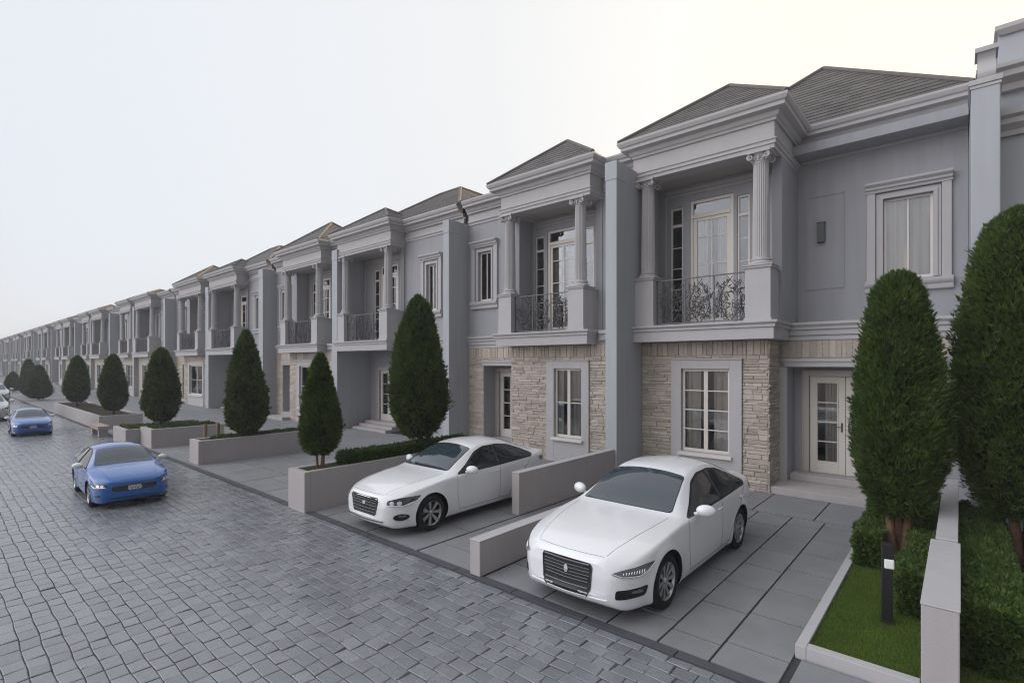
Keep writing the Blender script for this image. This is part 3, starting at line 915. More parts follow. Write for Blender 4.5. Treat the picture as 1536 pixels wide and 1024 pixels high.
def rounded(poly, r, k=5):
    out = []
    n = len(poly)
    for i in range(n):
        p0, p1, p2 = Vector(poly[i-1]), Vector(poly[i]), Vector(poly[(i+1) % n])
        a = (p0-p1); b = (p2-p1)
        rr = min(r, a.length*.45, b.length*.45)
        A = p1+a.normalized()*rr; B = p1+b.normalized()*rr
        for j in range(k+1):
            t = j/k
            q = A*(1-t)**2+p1*2*t*(1-t)+B*t*t
            out.append((q.x, q.y))
    return out

class Shell:
    def __init__(self, verts, faces):
        self.bvh = BVHTree.FromPolygons([Vector(v) for v in verts], faces)
    def cast(self, o, d):
        h = self.bvh.ray_cast(Vector(o), Vector(d).normalized(), 8)
        return (h[0], h[1]) if h[0] is not None else None
    def patch(self, mb, poly, fr, off=.006, n=48, rings=7, mi=0, edge=-.004):
        """poly in the frame's 2-D coordinates, laid on to the body"""
        o, u, v, d = [Vector(q) for q in fr]
        pts = resample(poly, n)
        cx = sum(p[0] for p in pts)/n; cy = sum(p[1] for p in pts)/n
        b = len(mb.v)
        def hit(p):
            w = o+u*p[0]+v*p[1]
            h = self.cast(w, d)
            return h
        c = hit((cx, cy))
        if c is None: return
        mb.v.append(tuple(c[0]+c[1]*off*(1 if c[1].dot(d) < 0 else -1)))
        last = c
        for k in range(1, rings+1):
            s = (k/(rings-1)) if k < rings else 1.0
            for p in pts:
                q = (cx+(p[0]-cx)*s, cy+(p[1]-cy)*s)
                h = hit(q)
                if h is None: h = last
                last = h
                nn = h[1] if h[1].dot(d) < 0 else -h[1]
                e = off if k < rings else edge
                mb.v.append(tuple(h[0]+nn*e))
        for i in range(n):
            j = (i+1) % n
            mb.f.append((b, b+1+i, b+1+j)); mb.m.append(mi)
            for k in range(rings-1):
                a0 = b+1+k*n
                mb.f.append((a0+i, a0+n+i, a0+n+j, a0+j)); mb.m.append(mi)
    def line(self, mb, pts, fr, r=.004, off=.0, n=24, mi=0):
        o, u, v, d = [Vector(q) for q in fr]
        out = []
        P = [Vector((*p, 0)) for p in pts]
        ls = [0]
        for i in range(len(P)-1): ls.append(ls[-1]+(P[i+1]-P[i]).length)
        for k in range(n+1):
            dd = ls[-1]*k/n; i = 0
            while i < len(P)-2 and ls[i+1] < dd: i += 1
            t = (dd-ls[i])/max(ls[i+1]-ls[i], 1e-9)
            p = P[i].lerp(P[i+1], t)
            h = self.cast(o+u*p.x+v*p.y, d)
            if h is None: continue
            nn = h[1] if h[1].dot(d) < 0 else -h[1]
            out.append(h[0]+nn*off)
        if len(out) > 1: mb.tube(out, r, 6, mi)

def paint(name, col, flake=0.0, rough=.28):
    m = bpy.data.materials.new(name); m.use_nodes = True
    nt = m.node_tree; N = nt.nodes; L = nt.links
    b = N['Principled BSDF']
    b.inputs['Base Color'].default_value = (*col, 1); b.inputs['Roughness'].default_value = rough
    b.inputs['Specular IOR Level'].default_value = .4
    b.inputs['Coat Weight'].default_value = .9; b.inputs['Coat Roughness'].default_value = .04
    b.inputs['Metallic'].default_value = flake
    tc = N.new('ShaderNodeTexCoord'); nz = N.new('ShaderNodeTexNoise'); nz.inputs['Scale'].default_value = 4; nz.inputs['Detail'].default_value = 6
    L.new(tc.outputs['Object'], nz.inputs['Vector'])
    mr = N.new('ShaderNodeMapRange'); mr.inputs['To Min'].default_value = rough-.06; mr.inputs['To Max'].default_value = rough+.12
    L.new(nz.outputs['Fac'], mr.inputs['Value']); L.new(mr.outputs['Result'], b.inputs['Roughness'])
    return m
M['white_paint'] = paint('white car paint', (.76, .76, .775))
M['silver_paint'] = paint('silver car paint', (.42, .43, .45), .4)
M['blue_paint'] = paint('blue car paint', (.002, .095, .36), 0.0, .2)
M['carglass'] = mat('dark car glass', (.012, .014, .016), .04, .6, coat=.3)
M['screen'] = mat('windscreen glass', (.030, .045, .058), .05, .6, coat=.45)
M['black'] = mat('black trim', (.012, .012, .013), .45, .4)
M['tyre'] = mat('tyre rubber', (.018, .018, .019), .85, .25, noise=.1, bump=.15, bscale=80)
M['alloy'] = mat('alloy wheel', (.46, .46, .47), .3, .5, metal=.85, noise=.05)
M['disc'] = mat('brake disc', (.10, .10, .10), .5, .5, metal=.6)
M['chrome'] = mat('bright trim', (.62, .63, .65), .14, .5, metal=1.0)
M['satin'] = mat('satin grille metal', (.11, .11, .115), .35, .5, metal=.8)
M['lens'] = mat('headlamp lens', (.11, .12, .13), .06, .9, coat=1.0, noise=.5, nscale=22)
M['lamp_dark'] = mat('headlamp housing', (.03, .032, .035), .12, .7, coat=.8)
M['lamp_bright'] = mat('lamp reflector', (.80, .83, .87), .10, .8, metal=.6)
M['taillamp'] = mat('tail lamp lens', (.10, .012, .012), .1, .8, coat=1)
M['seat'] = mat('car seat cloth', (.06, .055, .055), .9, .2)

SIDE = lambda s: ((0, s*1.6, 0), (1, 0, 0), (0, 0, 1), (0, -s, 0))
FRONT = ((-1, 0, 0), (0, 1, 0), (0, 0, 1), (1, 0, 0))
REAR = ((6, 0, 0), (0, 1, 0), (0, 0, 1), (-1, 0, 0))
TOP = ((0, 0, 3), (1, 0, 0), (0, 1, 0), (0, 0, -1))
def CORNER(s, ang=38):
    a = R(ang)
    d = Vector((math.cos(a), -s*math.sin(a), 0))
    u = Vector((math.sin(a), s*math.cos(a), 0))
    o = Vector((.45, s*.62, 0))-d*2
    return (o, u, Vector((0, 0, 1)), d)

def wheel_meshes(tr, tw, style):
    t = MB()
    n = 48
    # lathe about y axis: build about z then swap
    pr = [(tr*.66, -tw/2+.01), (tr*.80, -tw/2-.004), (tr*.93, -tw/2+.006), (tr*.985, -tw/2+.03), (tr, -tw/2+.06), (tr, tw/2-.06), (tr*.985, tw/2-.03), (tr*.93, tw/2-.006), (tr*.80, tw/2+.004), (tr*.66, tw/2-.01), (tr*.62, tw/2-.05), (tr*.62, -tw/2+.05)]
    pr.append(pr[0])
    t.lathe(pr, 0, 0, n, cap=False)
    t.v = [(x, -z, y) for (x, y, z) in t.v]
    r = MB()
    f = -tw/2   # outer face at -y (local); wheels are turned round for the other side
    ro = tr*.675
    prr = [(ro, tw/2-.02), (ro*.93, tw/2-.04), (ro*.93, -f-tw+.01 if False else f+.035), (ro*.97, f+.012), (ro, f+.004), (ro*1.01, f+.012)]
    q = MB(); q.lathe(prr, 0, 0, n, cap=False); r.add([(x, z, y) for (x, y, z) in q.v], q.f)
    ns = 10 if style == 'ten' else 7
    for i in range(ns):
        a = 2*PI*i/ns
        for dlt in ((-.09, .09) if style == 'seven' else (0,)):
            c, s = math.cos(a), math.sin(a)
            c2, s2 = math.cos(a+dlt), math.sin(a+dlt)
            w0, w1 = (.030, .017) if style == 'ten' else (.020, .014)
            def pt(rr, w, y, cc, ss): return (rr*cc-w*ss, y, rr*ss+w*cc)
            r0, r1 = ro*.16, ro*.95
            y0, y1 = f+.035, f+.012
            vs = [pt(r0, -w1, y0, c, s), pt(r0, w1, y0, c, s), pt(r1, w0, y1, c2, s2), pt(r1, -w0, y1, c2, s2),
                  pt(r0, -w1, y0+.04, c, s), pt(r0, w1, y0+.04, c, s), pt(r1, w0, y1+.03, c2, s2), pt(r1, -w0, y1+.03, c2, s2)]
            r.add(vs, [(0,1,2,3),(4,7,6,5),(0,4,5,1),(1,5,6,2),(2,6,7,3),(3,7,4,0)])
    q = MB(); q.lathe([(.004, f+.012), (ro*.13, f+.014), (ro*.19, f+.03), (ro*.21, f+.08)], 0, 0, 24); r.add([(x, z, y) for (x, y, z) in q.v], q.f)
    d = MB(); q = MB(); q.lathe([(.05, f+.085), (ro*.80, f+.085), (ro*.80, f+.11)], 0, 0, 32); d.add([(x, z, y) for (x, y, z) in q.v], q.f)
    q = MB(); q.lathe([(ro*.92, f+.13), (.02, f+.135)], 0, 0, 24, cap=False); d.add([(x, z, y) for (x, y, z) in q.v], q.f)
    return (t.mesh('tyre', M['tyre'], True), r.mesh('rim', M['alloy']), d.mesh('brake_disc', M['disc'], True))

CARCACHE = {}
def make_car(kind, loc, heading, sc, label, group, cat='car', detail=True):
    """heading: direction (radians) in which the nose points; origin under the middle of the car"""
    S = SEDAN
    L = S['L']
    root = empty('parked_car' if kind.startswith('white') else 'blue_car', loc, heading+PI)
    root.scale = (sc, sc, sc) if kind.startswith('white') else (sc*.92, sc, sc*1.0)
    tag(root, label, cat, group)
    T = Matrix.Translation((-L/2, 0, 0))
    pm = {'white_a': 'white_paint', 'white_b': 'white_paint', 'blue': 'blue_paint', 'silver': 'silver_paint'}[kind]
    if 'body' not in CARCACHE:
        v, f = car_body(S)
        me = bpy.data.meshes.new('car_body'); me.from_pydata(v, [], f)
        import bmesh
        bm = bmesh.new(); bm.from_mesh(me)
        bmesh.ops.remove_doubles(bm, verts=bm.verts, dist=.0008)
        bmesh.ops.recalc_face_normals(bm, faces=bm.faces)
        bm.to_mesh(me); bm.free()
        shell = Shell([tuple(q.co) for q in me.vertices], [tuple(p.vertices) for p in me.polygons])
        # cut the wheel arches
        tmp = bpy.data.objects.new('tmp', me); COL.objects.link(tmp)
        cut = MB()
        for a in S['ax']:
            for s in (-1, 1):
                n = 48; b = len(cut.v); rr = S['tr']+.045
                for y in (s*.58, s*1.2):
                    for i in range(n):
                        t = 2*PI*i/n
                        cut.v.append((a+rr*math.cos(t), y, S['tr']+.005+rr*math.sin(t)))
                for i in range(n):
                    j = (i+1) % n
                    cut.f.append((b+i, b+j, b+n+j, b+n+i)); cut.m.append(0)
                cut.f.append(tuple(b+i for i in range(n))); cut.m.append(0)
                cut.f.append(tuple(b+n+i for i in range(n))[::-1]); cut.m.append(0)
        cme = cut.mesh('cutter', M['black'])
        bm = bmesh.new(); bm.from_mesh(cme); bmesh.ops.recalc_face_normals(bm, faces=bm.faces); bm.to_mesh(cme); bm.free()
        co = bpy.data.objects.new('cutter', cme); COL.objects.link(co)
        bo = tmp.modifiers.new('b', 'BOOLEAN'); bo.operation = 'DIFFERENCE'; bo.object = co; bo.solver = 'EXACT'
        dg = bpy.context.evaluated_depsgraph_get(); dg.update()
        res = bpy.data.meshes.new_from_object(tmp.evaluated_get(dg))
        bpy.data.objects.remove(tmp); bpy.data.objects.remove(co)
        dark = []
        for p in res.polygons:
            c = p.center; k = 0
            for a in S['ax']:
                d = Vector((c.x-a, 0, c.z-S['tr']-.005))
                if d.length < S['tr']+.06 and d.length > .02:
                    if abs(p.normal.y) < .35 and abs(p.normal.dot(d.normalized())) > .8 and d.length < S['tr']+.0455: k = 1
                    if abs(abs(c.y)-.58) < .01 and abs(p.normal.y) > .9: k = 1
            if p.normal.z < -.85 and c.z < .5: k = 1
            dark.append(k)
        CARCACHE['body'] = res; CARCACHE['dark'] = dark; CARCACHE['shell'] = shell
    sh = CARCACHE['shell']
    key = kind
    if key not in CARCACHE:
        me = CARCACHE['body'].copy(); me.name = 'car_body'
        me.materials.clear(); me.materials.append(M[pm]); me.materials.append(M['black'])
        me.polygons.foreach_set('material_index', CARCACHE['dark'])
        me.polygons.foreach_set('use_smooth', [True]*len(me.polygons))
        me.set_sharp_from_angle(angle=R(45))
        parts = []   # (name, mesh, subparts)
        def part(name, mb, mats, smooth=True):
            m_ = mb.mesh(name, mats, smooth)
            if smooth: m_.set_sharp_from_angle(angle=R(40))
            parts.append((name, m_)); return m_
        parts.append(('body', me))
        # glass
        for s in (1, -1):
            w = MB(); fr = SIDE(s)
            outl = rounded([(1.70, .985), (1.98, 1.105), (2.36, 1.305), (2.62, 1.368), (3.05, 1.372), (3.42, 1.318), (3.80, 1.19), (4.02, 1.085), (3.93, 1.052), (2.9, 1.012)], .05)
            big = rounded([(1.60, .962), (1.94, 1.105), (2.34, 1.325), (2.62, 1.395), (3.06, 1.400), (3.44, 1.345), (3.84, 1.21), (4.10, 1.085), (3.96, 1.025), (2.9, .985)], .06)
            sh.patch(w, big, fr, .004, 96, 8, 0); part('window_trim', w, M['black'])
            w = MB(); sh.patch(w, outl, fr, .008, 96, 8, 0, .002); part('side_window', w, M['carglass'])
            w = MB(); sh.line(w, [(2.86, 1.0), (2.90, 1.375)], fr, .028, .0, 14)
            part('window_pillar', w, M['black']); w = MB(); sh.line(w, [(3.62, 1.035), (3.66, 1.25)], fr, .014, .004, 10); part('window_pillar', w, M['black'])
            # door seams, handles, sill
            w = MB(); sh.line(w, [(1.62, .955), (1.60, .60), (1.66, .30)], fr, .0045, -.002); sh.line(w, [(2.88, .98), (2.87, .5), (2.86, .27)], fr, .0045, -.002)
            sh.line(w, [(3.98, 1.02), (3.70, .78), (3.42, .62), (3.25, .40), (3.22, .27)], fr, .0045, -.002); sh.line(w, [(1.64, .275), (3.24, .27)], fr, .005, -.002)
            part('door_seam', w, M['black'])
            for hx in (2.66, 3.66):
                w = MB(); sh.line(w, [(hx, .872), (hx+.17, .878)], fr, .013, .012, 8); part('door_handle', w, M[pm])
            # mirror
            w = MB(); y = s*1.0
            w.ball((1.90, s*1.03, 1.045), .085, .125, .082, 20, 12)
            w.v = [(x+(.03*(abs(yy)-1.03)/.12) if True else x, yy, zz) for (x, yy, zz) in w.v]
            w.tube([(1.86, s*.84, .975), (1.88, s*.90, .985), (1.9, s*.95, 1.005)], .024, 8)
            part('wing_mirror', w, M['white_paint'])
            # head lamp
            fr2 = CORNER(s)
            # corner frame: u grows rearwards/outwards
            if kind == 'white_b' or kind == 'silver': hl = rounded([(-.20, .615), (.10, .605), (.27, .66), (.36, .735), (.05, .73), (-.19, .685)], .05)
            elif kind == 'blue': hl = rounded([(-.22, .60), (.06, .585), (.26, .64), (.31, .72), (.05, .70), (-.22, .665)], .04)
            else: hl = rounded([(-.24, .625), (-.12, .592), (.10, .585), (.22, .625), (.33, .70), (.14, .695), (-.10, .665)], .035)
            w = MB(); sh.patch(w, [(p[0]*1.07, (p[1]-.67)*1.16+.67) for p in hl], fr2, .004, 64, 6); part('headlamp_housing', w, M['lamp_dark'])
            w = MB(); sh.patch(w, hl, fr2, .009, 64, 6, 0, .003)
            if kind != 'white_a':
                w = MB(); sh.patch(w, hl, fr2, .008, 64, 6, 0, .003); part('headlamp', w, M['lamp_dark'])
                w = MB()
                for (hx, r_) in ((-.11, .042), (.02, .046)):
                    sh.patch(w, [(hx+r_*math.cos(q*.4), .645+r_*.8*math.sin(q*.4)) for q in range(16)], fr2, .012, 20, 4, 0, .004)
                sh.line(w, [(-.2, .607), (.1, .595), (.25, .645)], fr2, .008, .012)
                part('lamp_reflector', w, M['lamp_bright'])
            else:
                part('headlamp', w, M['lens'])
                w = MB(); sh.line(w, [(-.23, .623), (-.12, .590), (.10, .583), (.22, .623), (.325, .697)], fr2, .007, .011)
                for q in range(9):
                    sh.line(w, [(-.10+q*.032, .615), (-.092+q*.032, .632+q*.003)], fr2, .005, .011, 4)
                part('lamp_reflector', w, M['lamp_bright'])
            # fog lamp
            if kind == 'white_b': fg = [(.12*math.cos(q*.3142)*1.15+.05, .385+(.062*math.sin(q*.3142))) for q in range(20)]
            elif kind == 'white_a': fg = rounded([(-.20, .325), (.18, .345), (.22, .455), (-.19, .435)], .03)
            else: fg = rounded([(-.06, .35), (.16, .36), (.14, .42), (-.06, .41)], .02)
            w = MB(); sh.patch(w, fg, fr2, .006, 40, 5); part('fog_lamp_recess', w, M['black'])
            w = MB(); sh.patch(w, rounded([(.0, .39), (.14, .395), (.13, .425), (.0, .42)], .012), fr2, .011, 24, 4, 0, .004); part('fog_lamp', w, M['lens'])
            # tail lamp
            a = R(42); d = Vector((-math.cos(a), -s*math.sin(a), 0)); u = Vector((-math.sin(a), s*math.cos(a), 0)); o = Vector((L-.35, s*.62, 0))-d*2
            w = MB(); sh.patch(w, rounded([(-.22, .86), (.22, .88), (.30, .99), (-.20, .98)], .03), (o, u, Vector((0, 0, 1)), d), .008, 40, 5); part('tail_lamp', w, M['taillamp'] if kind != 'white_b' else M['lamp_dark'])
        # windscreens
        w = MB()
        ws = [(-.70, 0), (.70, 0), (.535, 1), (-.535, 1)]
        d = Vector((1, 0, -.75)).normalized(); up = Vector((.6, 0, .8)); up = (up-d*up.dot(d)).normalized()
        o = Vector((1.85, 0, 1.25))-d*2
        def wsfr(y, xx, zz):
            p = Vector((xx, y, zz))-o
            return (p.y, p.dot(up))
        lo = wsfr(0, 1.46, 1.05)[1]; hi = wsfr(0, 2.28, 1.43)[1]
        lo2 = wsfr(0, 1.52, 1.03)[1]
        q = [(-.695, lo2+.0), (-.4, lo+.004), (0, lo-.004), (.4, lo+.004), (.695, lo2), (.635, lo2+(hi-lo2)*.45), (.555, hi-.03), (.3, hi+.003), (0, hi+.012), (-.3, hi+.003), (-.555, hi-.03), (-.635, lo2+(hi-lo2)*.45)]
        frw = (o, (0, 1, 0), up, d)
        sh.patch(w, rounded([(a*1.015, lo+(b-lo)*1.012-.006) for (a, b) in q], .05), frw, .003, 96, 10); part('windscreen_seal', w, M['black'])
        w = MB(); sh.patch(w, rounded(q, .05), frw, .007, 96, 12, 0, .002); part('windscreen', w, M['screen'])
        w = MB(); d = Vector((-1, 0, -1.1)).normalized(); up = Vector((-.7, 0, .6)); up = (up-d*up.dot(d)).normalized(); o = Vector((3.85, 0, 1.33))-d*2
        lo = (Vector((4.25, 0, 1.16))-o).dot(up); hi = (Vector((3.5, 0, 1.46))-o).dot(up)
        sh.patch(w, rounded([(-.60, lo+.02), (0, lo), (.60, lo+.02), (.52, hi-.03), (0, hi), (-.52, hi-.03)], .05), (o, (0, 1, 0), up, d), .006, 64, 8); part('rear_window', w, M['carglass'])
        # grille
        if kind == 'white_a': g = [(-.335, .69), (.335, .69), (.37, .655), (.345, .37), (.285, .275), (-.285, .275), (-.345, .37), (-.37, .655)]
        elif kind == 'white_b': g = [(-.42, .72), (.42, .72), (.44, .66), (.36, .38), (-.36, .38), (-.44, .66)]
        elif kind == 'blue': g = [(-.52, .625), (.52, .625), (.50, .50), (.42, .475), (-.42, .475), (-.50, .50)]
        else: g = [(-.38, .69), (.38, .69), (.36, .50), (-.36, .50)]
        w = MB(); sh.patch(w, rounded(g, .04), FRONT, .006, 80, 8); part('grille', w, M['black'])
        w = MB()
        if kind == 'white_a':
            for zz, rr in ((.667, .014), (.615, .006), (.575, .006), (.535, .006), (.495, .006), (.455, .007), (.385, .011)):
                hw = .332 if zz > .5 else .312
                sh.line(w, [(-hw, zz), (0, zz-.012), (hw, zz)], FRONT, rr, .010)
            for s in (-1, 1): sh.line(w, [(s*.338, .685), (s*.365, .645), (s*.345, .38), (s*.29, .285)], FRONT, .007, .008)
        elif kind == 'white_b':
            for zz in (.66, .61, .56, .50, .44): sh.line(w, [(-.39, zz), (0, zz-.01), (.39, zz)], FRONT, .006, .009)
            for k in range(-3, 4): sh.line(w, [(k*.11, .70), (k*.10, .41)], FRONT, .004, .008)
        elif kind == 'blue':
            sh.line(w, [(-.50, .61), (0, .60), (.50, .61)], FRONT, .009, .009); sh.line(w, [(-.47, .545), (.47, .545)], FRONT, .006, .009); sh.line(w, [(-.46, .50), (.46, .50)], FRONT, .006, .009)
        else:
            for zz in (.65, .60, .55): sh.line(w, [(-.35, zz), (.35, zz)], FRONT, .007, .009)
        part('grille_bar', w, M['satin'] if kind != 'white_b' else M['lamp_dark'])
        w = MB()
        if kind == 'white_a': sh.patch(w, [(.028*math.cos(t*.3142), .555+.05*math.sin(t*.3142)) for t in range(20)], FRONT, .022, 20, 4); part('badge', w, M['chrome'])
        elif kind == 'white_b': sh.patch(w, [(.05*math.cos(t*.3142), .585+.035*math.sin(t*.3142)) for t in range(20)], FRONT, .020, 20, 4); part('badge', w, M['chrome'])
        elif kind == 'blue':
            sh.patch(w, rounded([(-.15, .485), (.15, .485), (.15, .60), (-.15, .60)], .015), FRONT, .02, 40, 5); part('front_plate', w, M['chrome'])
            w = MB()
            for (a, b) in (((-.11, .575), (-.075, .51)), ((-.075, .51), (-.03, .575)), ((-.005, .575), (-.005, .51)), ((.03, .575), (.065, .51)), ((.065, .51), (.105, .575))):
                sh.line(w, [a, b], FRONT, .010, .022, 4)
            part('plate_marks', w, M['lamp_dark'])
        # bonnet shut lines, lower lip, wipers
        w = MB()
        for s in (-1, 1): sh.line(w, [(.16, s*.50), (.5, s*.585), (1.0, s*.665), (1.40, s*.705)], TOP, .003, -.001)
        sh.line(w, [(.14, -.48), (.10, -.25), (.085, 0), (.10, .25), (.14, .48)], TOP, .003, -.001); part('bonnet_seam', w, M['black'])
        if kind == 'blue':
            w = MB()
            pts = [(4.60, -.62, 1.17), (4.66, -.45, 1.235), (4.68, 0, 1.25), (4.66, .45, 1.235), (4.60, .62, 1.17)]
            w.tube(pts, [.02, .03, .03, .03, .02], 8); w.v = [(x*1.0+(x-4.65)*2.2, y_, z_) for (x, y_, z_) in w.v]; part('rear_spoiler', w, M['lamp_dark'])
        w = MB(); sh.line(w, [(-.56, .30), (0, .285), (.56, .30)], FRONT, .012, .0); part('front_lip', w, M['black'] if kind != 'white_a' else M[pm])
        for (nm, m_) in parts: m_.transform(T)
        wm = CARCACHE.get('wheel_'+('ten' if kind in ('white_a',) else 'seven'))
        if wm is None:
            wm = wheel_meshes(S['tr'], S['tw'], 'ten' if kind == 'white_a' else 'seven')
            CARCACHE['wheel_'+('ten' if kind in ('white_a',) else 'seven')] = wm
        CARCACHE[key] = (parts, wm)
    parts, wm = CARCACHE[key]
    for (nm, m_) in parts: link_mesh(nm, m_, root)
    for a in S['ax']:
        for s in (-1, 1):
            t = link_mesh('wheel', wm[0], root)
            t.location = (a-L/2, s*(.905-S['tw']/2), S['tr'])
            t.rotation_euler = (0, 0, 0 if s < 0 else PI)
            link_mesh('rim', wm[1], t); link_mesh('brake_disc', wm[2], t)
    return root
# ------------------------------------------------------------------ foliage
def np_mesh(name, V, F, mats, smooth=False):
    me = bpy.data.meshes.new(name)
    V = np.asarray(V, dtype=np.float32); F = np.asarray(F, dtype=np.int32)
    k = F.shape[1]
    me.vertices.add(len(V)); me.vertices.foreach_set('co', V.ravel())
    me.loops.add(F.size); me.loops.foreach_set('vertex_index', F.ravel())
    me.polygons.add(len(F)); me.polygons.foreach_set('loop_start', np.arange(0, F.size, k, dtype=np.int32))
    for m in mats: me.materials.append(m)
    me.update(calc_edges=True)
    me.shade_flat()
    return me

def leaves(P, D, ln, wd, blades, spread, rng):
    """fans of narrow folded leaflets at points P growing along D"""
    n = len(P)
    P = np.repeat(P, blades, 0); D = np.repeat(D, blades, 0)
    D = D+rng.normal(0, spread, D.shape); D /= np.linalg.norm(D, axis=1, keepdims=True)+1e-9
    S = np.cross(D, rng.normal(0, 1, D.shape)); S /= np.linalg.norm(S, axis=1, keepdims=True)+1e-9
    l = ln*rng.uniform(.6, 1.3, (len(P), 1)); w = wd*rng.uniform(.7, 1.3, (len(P), 1))
    V = np.stack([P, P+D*l*.5+S*w, P+D*l, P+D*l*.5-S*w], 1).reshape(-1, 3)
    F = np.arange(len(V)).reshape(-1, 4)
    return V, F

def crown_profile(kind):
    if kind == 'cone': return cr([(0, .30), (.04, .62), (.12, .90), (.22, 1.0), (.38, .93), (.55, .78), (.72, .58), (.86, .38), (.95, .20), (1, .03)])
    if kind == 'egg': return cr([(0, .25), (.05, .58), (.14, .87), (.26, 1.0), (.45, .94), (.62, .79), (.78, .60), (.88, .44), (.95, .28), (1, .05)])
    return cr([(0, .34), (.05, .58), (.14, .82), (.27, 1.0), (.4, .99), (.55, .90), (.7, .78), (.84, .64), (.93, .49), (.98, .28), (1, .05)])

def make_crown(name, kind, h, r, n, ln, wd, blades, seed, lump=.10, droop=0.25):
    rng = np.random.default_rng(seed)
    f = crown_profile(kind)
    tt = rng.beta(1.05, 1.1, n*2)
    keep = rng.random(n*2) < np.array([f(t) for t in tt])*.85+.15
    tt = tt[keep][:n]; n = len(tt)
    a = rng.uniform(0, 2*PI, n)
    ph = rng.uniform(0, 6.28, 8)
    lumps = lump*(np.sin(3*a+ph[0]+tt*7)+.8*np.sin(5*a+ph[1]-tt*11)+.7*np.sin(8*a+tt*19+ph[2])+.6*np.sin(13*a-tt*31+ph[3]))*.6
    rr = np.array([f(t) for t in tt])*r*(1+lumps)
    depth = 1-.20*rng.random(n)**2+.035*rng.normal(0, 1, n)
    out = rng.random(n) < .14
    depth[out] += rng.uniform(.03, .15, out.sum())
    q = rr*depth
    P = np.stack([q*np.cos(a), q*np.sin(a), tt*h], 1)
    D = np.stack([np.cos(a)*.9, np.sin(a)*.9, np.full(n, .85)+tt*.9-.35*(tt < .1)], 1)
    V, F = leaves(P, D, ln, wd, blades, .55, rng)
    V[:, 2] += 0
    me = np_mesh(name, V, F, [M['leaf']])
    # inner mass that keeps the crown opaque
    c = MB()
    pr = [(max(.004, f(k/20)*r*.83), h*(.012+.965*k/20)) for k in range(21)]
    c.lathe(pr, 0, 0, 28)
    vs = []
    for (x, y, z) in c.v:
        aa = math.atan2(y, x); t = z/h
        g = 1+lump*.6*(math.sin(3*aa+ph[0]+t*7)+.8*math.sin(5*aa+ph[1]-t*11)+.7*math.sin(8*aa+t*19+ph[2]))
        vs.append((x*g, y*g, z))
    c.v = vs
    return me, c.mesh('inner_foliage', M['core'], True)

def make_trunk(h, r, forks, seed, lean=.12):
    rng = random.Random(seed)
    mb = MB()
    for k in range(forks):
        a = 2*PI*k/forks+rng.uniform(0, 1)
        b0 = Vector((math.cos(a)*r*(.9 if forks > 1 else 0), math.sin(a)*r*(.9 if forks > 1 else 0), -.05))
        pts = []; rad = []
        for i in range(9):
            t = i/8
            wob = Vector((math.sin(t*5+k)*.018, math.cos(t*4+k*2)*.018, 0))
            p = b0+Vector((math.cos(a)*lean*t, math.sin(a)*lean*t, (h+.06)*t))+wob
            pts.append(p); rad.append(r*(1.25 if i == 0 else 1.05-.4*t)*(1 if forks == 1 else .72))
        mb.tube(pts, rad, 10)
        for q in range(3):
            i = rng.randint(4, 7); d = Vector((rng.uniform(-1, 1), rng.uniform(-1, 1), .9)).normalized()
            mb.tube([pts[i], pts[i]+d*.12, pts[i]+d*.28+Vector((0, 0, .06))], [r*.35, r*.26, r*.12], 6)
    return mb.mesh('trunk', M['bark'], True)

def tree(name, label, loc, z0, h, r, kind, n, ln, wd, seed, trunk_r=.05, forks=1, blades=4, group='clipped evergreen trees along the street', share=None, lump=.10):
    """z0: height of the crown's foot above the ground it grows in"""
    root = empty(name, loc, random.Random(seed).uniform(0, 6))
    tag(root, label, 'tree', group)
    if share is None:
        cme, core = make_crown('crown', kind, h, r, n, ln, wd, blades, seed, lump)
        sc = (1, 1, 1)
    else:
        cme, core, h0, r0 = share
        sc = (r/r0, r/r0, h/h0)
    c = link_mesh('crown', cme, root); c.location = (0, 0, z0); c.scale = sc
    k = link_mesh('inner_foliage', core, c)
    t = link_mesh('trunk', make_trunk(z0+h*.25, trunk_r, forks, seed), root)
    return root, (cme, core, h, r)

